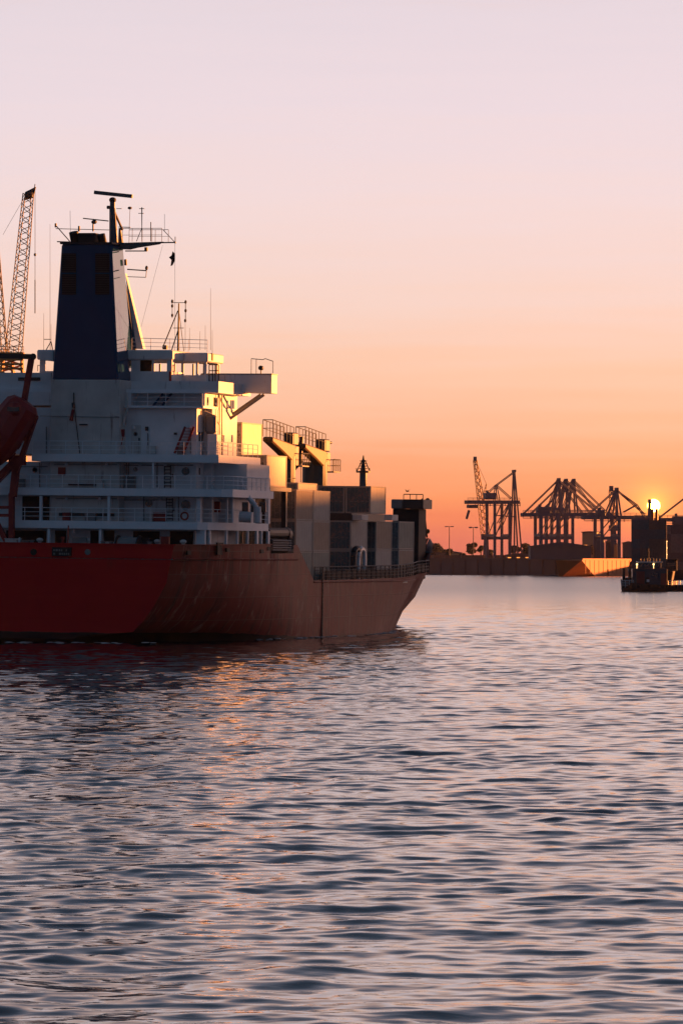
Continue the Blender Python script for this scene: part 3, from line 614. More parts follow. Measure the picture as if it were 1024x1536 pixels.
# bridge wing
uw = 13.6; a = su(326, 562, uw); b = su(407, 589.5, uw); ww0 = su(370, 590, uw).z; ww1 = su(370, 561.5, uw).z
k = MB(); k.hexa([(a.x-1.5, uw, ww0+.15), (b.x, uw, ww0), (b.x, uw+1.7, ww0), (a.x-1.5, uw+1.7, ww0+.15), (a.x-1.5, uw, ww1), (b.x, uw, ww1), (b.x, uw+1.7, ww1), (a.x-1.5, uw+1.7, ww1)])
wing = k.build('bridge_wing', WHITE, ship, bevel=.03)
k = MB(); k.box(a.x-1.4, b.x+.06, uw-.06, uw+1.76, ww1+.005, ww1+.07); k.build('cap_rail', GREYSTEEL, wing)
k = MB(); p = su(391.5, 552, uw+.8)
k.disc(p, .20, 1, .35, 12); k.tube(p-Vector((0, 0, .2)), Vector((p.x, p.y, ww1+.05)), .05); k.build('searchlight', DARK, wing)
k = MB()
for px in (377, 384.5, 411.5-2): k.tube(su(px, 538+(px-377)*.12, uw+.8), Vector((su(px, 550, uw+.8).x, uw+.8, ww1)), .03, 5)
k.path([su(377, 538, uw+.8), su(394, 539.5, uw+.8), su(398, 538, uw+.8), su(409.5, 542, uw+.8)], .035, 5); k.build('wing_awning_frame', GREYSTEEL, wing)
k = MB(); k.tube(su(333, 636.5, uw+.2), su(396, 592, uw+.2), .13, 8); k.build('wing_strut', GREYSTEEL, wing)
k = MB(); k.tube(su(330, 634.5, uw+.9), su(391, 592, uw+.9), .13, 8); k.build('wing_strut', GREYSTEEL, wing)
k = MB()
for px in (314, 319, 323, 328): k.tube(su(px, 547 if px > 316 else 530, 12.2), su(px, 574, 12.2), .05, 5)
k.tube(su(314, 547, 12.2), su(328, 547, 12.2), .05, 5); k.tube(su(314, 556, 12.2), su(328, 556, 12.2), .04, 5); k.build('railing', DARK, ship)
k = MB(); a = su(311, 541, 12.6); k.box(a.x, a.x+.5, 12.4, 12.8, a.z, su(311, 530, 12.6).z); k.build('navigation_light', YELLOWISH, ship)
k = MB(); k.tube(su(255.5, 557, 8.3), su(255.5, 572, 8.3), .11, 8); k.build('fire_extinguisher', RED, ship)
# wheelhouse roof rails, small masts and aerials
rail_line('railing', [(su(198, 525, 8.6).x, 8.6, wz2), (su(312, 525, 11.6).x, 11.4, wz2-.05)], h=1.0, bars=3, step=1.6, r=.022)
def aerial(px, y0, y1, u, r=.02, name='aerial', m=DARK):
    k = MB(); k.tube(su(px, y0, u), su(px, y1, u), r, 5, r*.6); return k.build(name, m, ship)
for px, y0, y1, u in ((316, 525, 432, 13), (318.5, 530, 495, 13), (308, 525, 488, 13), (300, 525, 497, 12.5), (284.5, 525, 492, 12.5), (278, 525, 455, 12.5), (75.5, 525, 336, 9.5), (66, 525, 470, 9), (77, 525, 486, 9)): aerial(px, y0, y1, u)
k = MB()
k.tube(su(267.5, 527, 11), su(268.5, 455, 11), .10, 6, .06); k.tube(su(244, 522, 10.5), su(267, 466, 11), .05, 5); k.tube(su(257, 527, 10.5), su(267.5, 495, 11), .05, 5); k.tube(su(276, 527, 11.5), su(269, 470, 11), .03, 5)
k.tube(su(257, 454, 11), su(279, 454, 11), .03, 5)
for px, y0, y1 in ((258.5, 449, 477), (278.5, 450, 482)): k.tube(su(px, y0, 11), su(px, y1, 11), .03, 5)
for px, py in ((258.5, 452), (258.5, 459), (258.5, 473), (278.5, 453), (278.5, 466), (278, 481)): k.ell(tuple(su(px, py, 11)), (.11, .11, .16), 6, 4)
k.tube(su(260, 492, 11), su(276, 492, 11), .03, 5); k.box(su(245, 520, 10.6).x, su(251, 520, 10.6).x, 10.4, 10.8, su(246, 524, 10.6).z, su(246, 518, 10.6).z)
k.build('signal_mast', DARK, ship)
# port wing: plain bulwark, lamp, lifeboat deck
k = MB(); a = su(-20, 560, UA+.5); b = su(77, 600, UA+.5)
k.box(-14, b.x, UA+.4, UA+.6, su(30, 588, UA+.5).z, su(30, 559, UA+.5).z); k.build('bridge_bulwark', WHITE, ship)
k = MB(); k.box(su(28, 565, UA+.4).x, su(61, 565, UA+.4).x, UA+.33, UA+.397, su(30, 571, UA+.4).z, su(30, 566, UA+.4).z); k.build('vent_grille', DARK, ship)
k = MB(); k.box(su(62, 540, 8).x, su(82, 540, 8).x, 7.7, 8.29, su(62, 541, 8).z, su(62, 526, 8).z); k.build('roof_locker', WHITE, ship, bevel=.05)
k = MB(); k.path([su(61, 557, 9), su(61, 548, 9), su(57, 548, 9), su(57, 557, 9)], .03, 5); k.build('lamp_bracket', DARK, ship)
k = MB(); k.path([su(66, 509, 9), su(77, 509, 9)], .03, 5); k.path([su(69, 526, 9), su(77, 512, 9), su(80, 526, 9)], .04, 5); k.build('aerial_bracket', DARK, ship)
# --- funnel
def fpt(px, py, u): p = su(px, py, u); return (p.x, p.y, p.z)
U0, U1, U2, U3 = UF+.15, 9.4, UF+.9, 9.0
zb = su(120, 570, U0).z; zt = su(120, 366, U2).z
b0 = su(78.5, 569, U0).x; b1 = su(177, 569, U0).x; t0 = su(92.5, 367, U2).x; t1 = su(167, 367, U2).x
fm = MB(); rows = 6
fm.hexa([(b0, U0, zb), (b1, U0, zb), (b1, U1, zb), (b0, U1, zb), (t0, U2, zt), (t1, U2, zt), (t1, U3, zt), (t0, U3, zt)])
fun = fm.build('funnel', BLUE, ship, bevel=.12)
sp1 = MB(); e_ = .012; dz_ = .12*(zt-zb)/11
def fside(t, f): return (b1+(t1-b1)*t+e_, (U0+.13)+(U2-U0)*t+((U1-.13-U0-.13)+(U3-U1-U2+U0)*t)*f, zb+(zt-zb)*t)
q_ = [fside(.012, 0), fside(.012, 1), fside(.99, 1), fside(.99, 0)]
sp1.hexa([(x-.02, y, z) for x, y, z in q_]+[(x+.02, y, z) for x, y, z in q_]); sp1.build('side_plating', FUNSIDE, fun)
def faft(px, py):   # point on the sloping aft face
    p = su(px, py, U0); t = (p.z-zb)/(zt-zb); return su(px, py, U0+(U2-U0)*t)
for x0, x1 in ((93.5, 114.5), (143.5, 164.5)):
    for y0, y1 in ((380, 409), (411, 442)):
        sh = (y0-380)*.0
        a, b, c, e = faft(x0-sh, y1), faft(x1, y1), faft(x1, y0), faft(x0, y0)
        n_ = Vector((0, -.05, 0)); k = MB(); k.hexa([a+n_, b+n_, b-n_, a-n_, e+n_, c+n_, c-n_, e-n_]); g = k.build('louvre', BLACK, fun)
        k = MB()
        for i in range(9):
            t = (i+.5)/9; q0 = a.lerp(e, t); q1 = b.lerp(c, t); k.bar(q0-Vector((0, .09, 0)), q1-Vector((0, .09, 0)), .05, .04)
        k.build('louvre_slat', DARK, g)
fs = MB(); fs.box(t0-.1, t1+.1, U2-.1, U3+.1, zt, zt+.14); fs.build('funnel_rim', DARK, fun)
for i, (x0, x1, y0) in enumerate(((106, 120, 348), (121, 146, 350), (148, 160, 352))):
    a = su(x0, 366, 7); b = su(x1, y0, 7); k = MB()
    if i == 1: k.box(a.x, b.x, 6.4, 8.2, zt+.1, b.z)
    else: k.tube(((a.x+b.x)/2, 7.2, zt+.1), ((a.x+b.x)/2-.1, 6.9, b.z), (b.x-a.x)/2, 12)
    k.build('exhaust_pipe', BLACK, fun)
k = MB(); k.path([fpt(84, 338, 7.2), fpt(105, 362, 7.2)], .04); k.path([fpt(86, 362.5, 7.2), fpt(107, 363, 7.2)], .05); k.path([fpt(84, 343, 7.2), fpt(165, 345, 7.2)], .03)
for px, y0, y1 in ((84, 335, 341), (119, 339, 347)): k.tube(su(px, y0, 7.2), su(px, y1, 7.2), .09)
k.tube(su(105.5, 316, 7.2), su(106, 348, 7.2), .015, 4)
k.build('funnel_rail', DARK, fun)
k = MB(); k.path([su(191, 404, 8.5), su(220, 406, 8.5)], .05); k.path([su(191, 415, 8.5), su(219, 416, 8.5), su(220, 406, 8.5)], .03); k.ell(tuple(su(220, 402, 8.5)), (.13, .13, .2), 8, 5); k.build('lamp_bracket', DARK, fun)
k = MB(); k.tube(su(188.5, 389, 8.8), su(189, 398, 8.8), .12); k.build('lamp_bracket', DARK, fun)
# sloping mast leg abaft the wheelhouse (white fin with blue side)
k = MB(); uu = 10.2; a, b, c, e = su(188, 410, uu), su(193, 430, uu), su(215, 523, uu), su(203, 523, uu)
k.hexa([e, c, c+Vector((0, .7, 0)), e+Vector((0, .7, 0)), a, b, b+Vector((0, .5, 0)), a+Vector((0, .5, 0))]); k.build('mast_leg', WHITE_CLEAN, ship)
k = MB(); uu = 9.7; a, b, c, e = su(186, 420, uu), su(190, 440, uu), su(204.5, 510, uu), su(186, 530, uu)
k.hexa([e, su(204, 530, uu), su(204, 530, uu)+Vector((0, .4, 0)), e+Vector((0, .4, 0)), a, b, b+Vector((0, .4, 0)), a+Vector((0, .4, 0))]); k.build('mast_leg', BLUE, ship)
# --- radar mast
um = 8.6
k = MB(); k.tube(su(171, 368, um), su(169, 312, um), .38, 8, .26); k.tube(su(169, 312, um), su(169.3, 297, um), .22, 8, .22)
k.tube(su(184, 345, um+.6), su(172, 318, um), .1, 6); k.tube(su(182, 372, um+.8), su(180, 342, um+.6), .28, 6, .1)
mast = k.build('radar_mast', MASTBLUE, ship)
k = MB(); k.ell(tuple(su(169.3, 300, um)), (.32, .3, .24), 10, 6); k.tube(su(161, 311, um), su(165, 311, um), .15); k.tube(su(165, 311, um), su(169, 313, um), .06)
k.build('radar_gearbox', DARK, mast)
k = MB(); a = su(142, 288.5, um); b = su(199, 294.5, um); k.bar(a, b, .28, .30); k.build('radar_scanner', MASTBLUE, mast)
k = MB(); k.bar(su(125, 327.5, um-.3), su(163, 331.5, um-.3), .1, .09); k.tube(su(140, 347, um-.3), su(140, 336, um-.3), .07); k.ell(tuple(su(141.5, 333, um-.3)), (.26, .25, .18), 8, 5); k.build('yard', DARK, mast)
p0 = su(160, 372, um); p1 = su(244, 364, um); p2 = su(263, 363.5, um); p3 = su(192, 374, um)
k = MB(); k.hexa([su(183, 374, um-.5), su(196, 374.5, um-.5), su(196, 374.5, um+1.5), su(183, 374, um+1.5), su(170, 364.5, um-.5), su(244, 362.5, um-.5), su(244, 362.5, um+1.5), su(170, 364.5, um+1.5)])
k.hexa([su(196, 373.5, um-.4), su(240, 366.5, um-.4), su(240, 366.5, um+1.4), su(196, 373.5, um+1.4), su(196, 363.7, um-.4), su(246, 362.4, um-.4), su(246, 362.4, um+1.4), su(196, 363.7, um+1.4)])
k.bar(su(243, 364, um+.4), su(264, 363.6, um+.4), .12, .1); k.build('mast_platform', MASTBLUE, mast)
zr = su(200, 363, um).z
k = MB(); k.rail([(su(186, 363, um).x, um-.4, zr), (su(245, 363, um).x, um-.4, zr)], h=1.1, bars=2, step=.9, r=.022); k.rail([(su(186, 363, um).x, um+1.4, zr), (su(245, 363, um).x, um+1.4, zr)], h=1.1, bars=2, step=1.3, r=.022)
k.tube(su(245, 345, um), su(263, 364, um), .03, 5); k.tube(su(263, 355, um), su(263, 366, um), .035, 5)
k.tube(su(226.5, 333, um), su(226.5, 362, um), .04, 5); k.tube(su(247, 321, um), su(247, 347, um), .015, 4); k.tube(su(213, 311, um), su(213, 362, um), .05, 4, .02); k.tube(su(205, 362, um), su(213, 342, um), .03, 4); k.build('platform_railing', DARK, mast)
k = MB(); k.tube(su(194, 347, um), su(195.3, 312, um), .02, 5); k.ell(tuple(su(195, 312, um)), (.2, .2, .12), 8, 5); k.bar(su(178, 340.5, um), su(196, 341, um), .08, .06)
for px, py, r_ in ((213, 313, .16), (179, 313, .1), (212, 320, .12)): k.bar(su(px-4, py, um), su(px+4, py, um), .06, .05)
k.build('aerial_cluster', DARK, mast)
k = MB(); k.path([su(188, 376.5, um), su(221, 376.5, um), su(221, 371, um)], .05); k.tube(su(219.5, 376, um), su(219.5, 371, um), .15); k.build('horn_bracket', DARK, mast)
k = MB(); k.tube(su(262.5, 366, um+.4), su(262.5, 527, um+2.5), .012, 4); k.tube(su(244, 368, um), su(212, 490, um+2), .010, 4); k.build('halyard', DARK, ship)
# flag hoisted on the halyard
fl = MB(); pr = [(259, 377), (262.5, 380), (262.2, 392), (259, 398), (256, 399), (257.3, 390), (253.5, 386), (257.5, 383)]
q = [SM @ su(x, y, um+.5) for x, y in pr]; c0 = sum(q, Vector())/len(q)
ctr = [v_-c0 for v_ in q]
fl.v = [tuple(v_+Vector((0, .04*math.sin(i*2.2)-.03, 0))) for i, v_ in enumerate(ctr)]+[tuple(v_+Vector((0, .04*math.sin(i*2.2)+.03, 0))) for i, v_ in enumerate(ctr)]
n8 = len(q); fl.f = [tuple(range(n8)), tuple(range(2*n8-1, n8-1, -1))]+[(i, n8+i, n8+(i+1) % n8, (i+1) % n8) for i in range(n8)]
fo = fl.build('flag', FLAGM); fo.location = c0; tag(fo, 'dark crumpled flag hanging from the halyard under the radar mast platform', 'flag')
# --- stern fittings on the transom
def tr(px, py): p = su(px, py, -.02); return p
p = tr(51, 828); k = MB(); k.disc((p.x, -.05, p.z), .27, 1, .12, 12); k.build('fairlead', BLACK, ship)
p = tr(132, 828); k = MB(); k.disc((p.x, -.05, p.z), .24, 1, .12, 10); k.build('fairlead', GREYSTEEL, ship)
a = tr(79, 834); b = tr(108, 821); k = MB(); k.box(a.x, b.x, -.18, -.01, a.z, b.z); g = k.build('stern_board', BLACK, ship)
k = MB()
for j, zz in enumerate((.66, .26)):
    x = a.x+.12
    while x < b.x-.15:
        wd = random.uniform(.08, .2); 
        if random.random() < .72: k.box(x, x+wd, -.2, -.18, a.z+zz*(b.z-a.z)-.08, a.z+zz*(b.z-a.z)+.08)
        x += wd+.07
k.build('board_marking', GREYSTEEL, g)
k = MB(); k.tube(su(94, 821, .3), su(95, 806, .3), .09); k.box(su(93, 806, .3).x, su(97, 806, .3).x, .1, .5, su(94, 808, .3).z, su(94, 805, .3).z); k.tube(su(102, 815, .5), su(103, 788, .5), .06); k.build('stern_lamp_post', RED, ship)
for px, r_ in ((192, .75),):
    p = su(px, 812, 2.0); k = MB(); k.tube((p.x-.7, 2, 7.9), (p.x+.9, 2, 7.9), r_, 14); o = k.build('mooring_winch', GREYSTEEL, ship, smooth=False)
    k = MB(); k.tube((p.x-.75, 2, 7.9), (p.x-.85, 2, 7.9), r_*1.25, 14); k.tube((p.x+.95, 2, 7.9), (p.x+1.05, 2, 7.9), r_*1.25, 14); k.tube((p.x+1.1, 2, 7.9), (p.x+1.7, 2, 7.9), .3, 10); k.build('winch_flange', DARK, o)
for px in (42, 161, 231, 35):
    p = su(px, 816, 1.6); k = MB()
    for o in (-.35, .35): k.tube((p.x+o, 1.6, 6.95), (p.x+o, 1.6, 8.25), .17, 10); k.tube((p.x+o, 1.6, 8.25), (p.x+o, 1.6, 8.32), .24, 10)
    k.build('bollard', GREYSTEEL, ship)
rail_line('railing', [(-6.5, .6, 8.1), (-6.4, .6, 8.1)], h=.4)
# portholes / freeing ports in the side bulwark
for px, py in ((282, 829), (330, 823), (342, 825), (393, 827), (403, 823)):
    best = min((i*.1 for i in range(20, 176)), key=lambda u: abs((SM @ Vector((hull_edge(u), u, 7.6))).x/(SM @ Vector((hull_edge(u), u, 7.6))).y*FPX+512-px))
    wz = su(px, py, best).z; e = hull_edge(best)
    k = MB(); k.box(e-.1, e+.035, best-.45, best+.45, wz-.16, wz+.16) if px != 330 else k.box(e-.1, e+.05, best-.8, best+.8, wz-.5, wz+.5)
    k.build('freeing_port', BLACK, ship)
# black mooring winch in the bulwark gap
k = MB(); k.box(9.0, 9.75, 18.4, 23.6, 7.5, 8.7); k.box(9.1, 9.8, 17.9, 18.5, 7.5, 8.2); g = k.build('mooring_winch', BLACK, ship, bevel=.15)
k = MB(); k.tube((9.3, 18.0, 9.2), (9.3, 24.3, 9.2), .45, 12); k.tube((9.2, 23.8, 9.1), (9.2, 24.6, 9.1), .62, 12); k.build('winch_drum', DARK, g)
k = MB()
for i in range(5): k.tube((9.9, 18.2, 7.75+i*.2), (9.9, 23.8, 7.75+i*.2), .05, 5)
k.build('guard_bars', GREYSTEEL, g)
# pale ventilation pipe and curved davit by the lower deckhouse
k = MB(); ur = 9.5; k.path([su(361, 720, ur), su(366, 732, ur), su(374, 748, ur), su(383, 758, ur), su(386, 770, ur), su(386, 783, ur)], .2, 8); k.tube(su(386, 760, ur), su(386, 784, ur), .32, 10); k.build('rescue_davit', PIPE, ship)
k = MB(); k.tube(su(359, 775, 8.6), su(377, 776, 8.8), .45, 14); k.build('liferaft_canister', PIPE, ship, smooth=False)
k = MB(); a = su(322, 752, 9.2); k.box(a.x, a.x+.5, 9.1, 9.3, a.z-.9, a.z); k.build('fire_hose_box', RED, ship)
for px in (318, 341, 349): 
    a = su(px, 746, 7.2); k = MB(); k.box(a.x-.06, a.x+.06, 7.1, 7.3, w1b, w2a); k.build('pillar', WHITE_CLEAN, ship)
# --- free-fall lifeboat davit
ul = 3.0
def L3(px, py, u=ul): return su(px, py, u)
k = MB(); k.bar(L3(-14, 533.5), L3(49, 535), .4, .42); k.tube(L3(50, 535, ul-.25), L3(50, 535, ul+.25), .28, 10); k.build('davit_arm', DARK, ship)
k = MB(); k.bar(L3(47.5, 538), L3(36, 606), .42, .42); k.bar(L3(36, 606), L3(29, 650), .34, .34); k.build('davit_leg', RED, ship)
k = MB(); k.bar(L3(54, 625), L3(24, 712), .5, .35); k.bar(L3(38, 606), L3(56, 627), .3, .3); k.bar(L3(26, 690), L3(20, 745), .55, .5); k.bar(L3(18, 740), L3(18, 815), .42, .42)
k.bar(L3(26, 690), L3(-8, 724), .5, .6); k.bar(L3(-8, 761), L3(19, 761), .25, .25); k.bar(L3(-8, 773), L3(19, 773), .25, .25); k.bar(L3(-4, 785), L3(12, 815), .4, .4)
k.box(L3(15, 690).x, L3(38, 690).x, ul-.3, ul+.3, L3(20, 698).z, L3(20, 683).z)
k.build('davit_frame', RED, ship)
# lifeboat: nose-down, seen from astern
lb_loc = SM @ su(8, 650, 2.2)
lb = thing('lifeboat', lb_loc, (R(0), HEEL, -ALPHA), 'enclosed dark red lifeboat hanging nose down in the stern davit', 'lifeboat')
k = MB(); N1, N2 = 12, 12
ax = Vector((-.62, -.1, -1)).normalized()          # axis pointing from top to nose
sxv = Vector((0, 1, 0)).cross(ax).normalized(); syv = ax.cross(sxv)
prof = [(-3.2, .3, 0), (-3.1, 1.0, .0), (-2.7, 1.35, .0), (-1.8, 1.5, .0), (0, 1.55, 0), (1.5, 1.4, 0), (2.6, 1.0, 0), (3.3, .45, 0), (3.5, .05, 0)]
for t, r_, _ in prof:
    for i in range(N1):
        a_ = 2*math.pi*i/N1; cx, cy = math.cos(a_), math.sin(a_); pw = .8
        cx = math.copysign(abs(cx)**pw, cx); cy = math.copysign(abs(cy)**pw, cy)
        k.v.append(tuple(ax*t+sxv*cx*r_*1.05+syv*cy*r_))
for j in range(len(prof)-1):
    for i in range(N1): k.f.append((j*N1+i, j*N1+(i+1) % N1, (j+1)*N1+(i+1) % N1, (j+1)*N1+i))
k.f.append(tuple(range(N1))); k.f.append(tuple((len(prof)-1)*N1+i for i in range(N1-1, -1, -1)))
k.build('hull', BOATRED, lb)
k = MB(); k.ell(tuple(ax*-2.1+syv*-1.05), (.75, .6, .8), 8, 5); k.build('conning_dome', BOATRED, lb)
k = MB(); c_ = ax*-2.15+syv*-1.62+Vector((.0, 0, .0)); k.box(c_.x-.5, c_.x+.5, c_.y-.08, c_.y+.1, c_.z-.18, c_.z+.18); k.build('dome_window', GLASS, lb)
k = MB(); c_ = ax*.6+syv*-1.5; k.box(c_.x-.3, c_.x+.3, c_.y-.1, c_.y+.1, c_.z-.3, c_.z+.3); k.build('hatch', GLASS, lb)
k = MB()
for i in range(-3, 4):
    c_ = ax*(i*.85); k.tube(c_+sxv*-1.66, c_+sxv*-1.66+ax*.5, .06)
k.build('grab_rail', RED, lb)
# --- cargo support and hatch structures
k = MB(); zA = sv(420, 731, 9).z
k.box(3.9, 9.1, 19.7, 26.4, zA-.35, zA-.02)
for x_ in (4.1, 8.6):
    for y_ in (20, 26): k.box(x_-.2, x_+.2, y_-.2, y_+.2, 6.95 if y_ < 25 else 4.95, zA-.35)
k.build('cargo_platform', DARK, ship)
for u0_, u1_ in ((28.6, 40.5), (43, 54), (55.2, 62.2), (66, 75.5)):
    k = MB(); hb_ = min(hull_edge(u0_), hull_edge(u1_))-1.2; k.box(-hb_, hb_, u0_, u1_, 4.95, 5.0+.12); k.build('hatch_cover', GREYSTEEL, ship)
rp = [(hull_edge(u)-.12, u, top(u)) for u in (31.2, 35, 40, 45, 50, 55, 60, 65, 70, 74, 78)]+[(hull_edge(u)-.12, u, top(u)) for u in (82, 85)]
k = MB(); k.rail(rp, h=1.15, bars=4, step=1.9, r=.045); k.build('deck_railing', DARK, ship)
k = MB()
for i, (a, b) in enumerate(zip(rp[1:-1], rp[2:])): k.bar((a[0]-.25, a[1], a[2]+.42), (b[0]-.25, b[1], b[2]+.42), .05, .7)
k.build('wash_board', BLACK, ship)  # black strip puts the shade behind the rail into colour
k = MB(); a = sv(484, 868, 10.03); k.box(9.98, 10.07, a.y-.12, a.y-.07, -.3, 6.3); k.box(9.98, 10.07, a.y+.07, a.y+.12, -.3, 6.3)
for i in range(20): k.box(9.985, 10.06, a.y-.07, a.y+.07, .1+i*.31, .16+i*.31)
k.build('pilot_ladder', DARK, ship)
for b_ in (46.0, 47.4):
    k = MB(); pts = [(9.3, b_, 5)]+[(9.3, b_, 7.2)]+[(9.3-.0, b_+1.0-1.0*math.cos(R(t)), 7.2+.75*math.sin(R(t))) for t in (30, 60, 90, 120, 150)]+[(9.3, b_+2.0, 7.1), (9.3, b_+2.0, 5)]
    k.path(pts, .28, 8); k.build('gooseneck_vent', PIPE if b_ > 47 else DARK, ship)
# deck cranes
def deck_crane(pxl, pxr, pyt, v, u, far=False):
    zt_ = su(pxl, pyt, u).z; sc_ = (400+u)/7400
    k = MB(); x0 = v-1.15; r_ = 1.15
    k.tube((v-.6, u+6.6, 5), (v-.6, u+6.6, zt_-1.6), r_, 16); o = k.build('crane_pedestal', CRANEBASE, ship, bevel=0)
    k = MB(); pr = [(u-.3, zt_), (u+6.9, zt_-.55), (u+7.6, zt_-1.2), (u+7.4, zt_-1.8), (u+6.0, zt_-2.0), (u+3.5, zt_-1.35), (u-.3, zt_-.45)]
    k.prism(pr, 0, v-.5, v+.45); k.build('crane_housing', YELLOWISH, o, bevel=.12)
    k = MB(); k.rail([(v-.5, u-.2, zt_), (v+.4, u-.2, zt_), (v+.4, u+6.6, zt_-.5)], h=1.5, bars=2, step=1.1, r=.035); k.rail([(v-.5, u-.2, zt_), (v-.5, u+6.6, zt_-.5)], h=1.5, bars=2, step=1.1, r=.035); k.build('crane_railing', DARK, o)
    k = MB(); k.box(v-.4, v+.4, u+6.2, u+8.2, zt_-.6, zt_+.55); k.box(v-.2, v+.3, u+8.2, u+9.4, zt_+.15, zt_+.4); k.build('crane_winch', DARK, o, bevel=.1)
    k = MB(); k.box(v-.5, v+1.0, u+7.4, u+9.6, zt_-2.5, zt_-2.4); k.rail([(v+1.0, u+7.4, zt_-2.4), (v+1.0, u+9.6, zt_-2.4), (v-.5, u+9.6, zt_-2.4)], h=1.1, bars=2, step=.8, r=.04); k.box(v-.4, v+.4, u+7.3, u+8.3, zt_-2.4, zt_-.7); k.build('crane_cab', DARK, o)
    return o
def uat(px, v, w=16):   # u on plane x=v where the pixel column px is met
    return sv(px, 690, v).y
vC = 3.0
deck_crane(395, 440, 655, vC, uat(398, vC)+1)
deck_crane(455, 500, 665, vC, uat(452, vC))
k = MB(); uj = uat(448, vC-.5)-1.0; p = su(435, 700, uj)
a, b, c, e = su(434.5, 708, uj), su(451, 690, uj), su(451, 700, uj), su(436, 690, uj)
k.hexa([su(434, 707, uj), su(442, 707, uj), su(442, 707, uj+.8), su(434, 707, uj+.8), su(434, 689, uj), su(456, 691, uj), su(456, 691, uj+.8), su(434, 689, uj+.8)])
k.bar(su(450, 692, uj+.4), su(452.5, 655, uj+.4), .3, .3); k.bar(su(443, 664, uj+.4), su(454, 665, uj+.4), .15, .12); k.tube(su(451.5, 690, uj+.4), su(451, 733, uj+.4), .035, 5); k.build('crane_jib_rest', DARK, ship)
# foremast
uf = 84
k = MB(); a = su(537.5, 740, uf); b = su(551, 740, uf); c = su(538.5, 709, uf); e = su(549, 709, uf)
cx = (a.x+b.x)/2; r0 = (b.x-a.x)/2; r1 = (e.x-c.x)/2
k.tube((cx, uf, 5), (cx, uf, c.z), r0*1.25, 12, r1); fmst = k.build('foremast', MASTBLUE, ship)
k = MB(); k.tube((cx, uf, c.z), (cx, uf, c.z+.15), r1*2.0, 12); k.build('mast_platform', DARK, fmst)
k = MB(); zt_ = su(544, 683, uf).z; z0 = c.z+.15; k.tube((cx, uf, z0), (cx, uf, zt_), .3, 8, .05)
for s in (-1, 1): k.tube((cx+s*.65, uf, z0), (cx+s*.12, uf, z0+1.1), .05, 5)
for i in range(5): k.tube((cx-.45+i*.02, uf, z0+.25*i), (cx+.45-i*.02, uf, z0+.25*i), .035, 4)
for px in (534.5, 554): pp = su(px, 706, uf); k.tube((pp.x, uf, z0-.1), (pp.x, uf, z0+.3), .05, 5)
k.build('mast_spire', DARK, fmst)
# forecastle house, breakwater and bow gantry
k = MB(); ub = 92; a = su(586, 775, ub); b = su(604, 749, ub); k.box(a.x, b.x, ub, ub+1.6, su(590, 763, ub).z, b.z); k.build('forecastle_locker', GREYSTEEL, ship, bevel=.08)
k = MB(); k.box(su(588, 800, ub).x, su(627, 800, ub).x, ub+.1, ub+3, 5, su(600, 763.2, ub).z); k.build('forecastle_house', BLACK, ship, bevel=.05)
k = MB(); k.box(su(604.5, 800, ub).x, su(635, 800, ub).x, ub-.3, ub+3.2, su(600, 763, ub).z+.01, su(610, 749, ub).z); k.rail([(su(605, 749, ub).x, ub, su(610, 749, ub).z), (su(634, 749, ub).x, ub, su(610, 749, ub).z)], h=.5, bars=1, step=.7, r=.05); k.build('winch_platform', DARK, ship, bevel=.06)
k = MB(); ug = 97
for px in (629, 634): k.tube(su(px, 806, ug), su(px-1, 750, ug), .13, 6)
for i in range(7): k.tube(su(628.5, 800-8*i, ug), su(634, 796-8*i, ug), .07, 5)
k.path([su(640, 806, ug+3), su(637, 780, ug+2), su(631, 757, ug)], .1, 6); k.path([su(629, 752, ug), su(640, 755, ug+.5)], .08, 6); k.ell(tuple(su(641, 752, ug+.5)), (.28, .28, .35), 8, 5); k.ell(tuple(su(640, 757, ug+.5)), (.2, .2, .3), 8, 5); k.ell(tuple(su(641.5, 797, ug+3)), (.2, .2, .25), 8, 5)
k.build('bow_gantry', YELLOWISH, ship)
k = MB(); k.box(-2.2, 1.2, 100, 103.5, 7.75, 8.6); k.tube((-1.5, 101, 8.5), (1.4, 101, 8.5), .55, 12); k.build('anchor_windlass', BLACK, ship, bevel=.15)
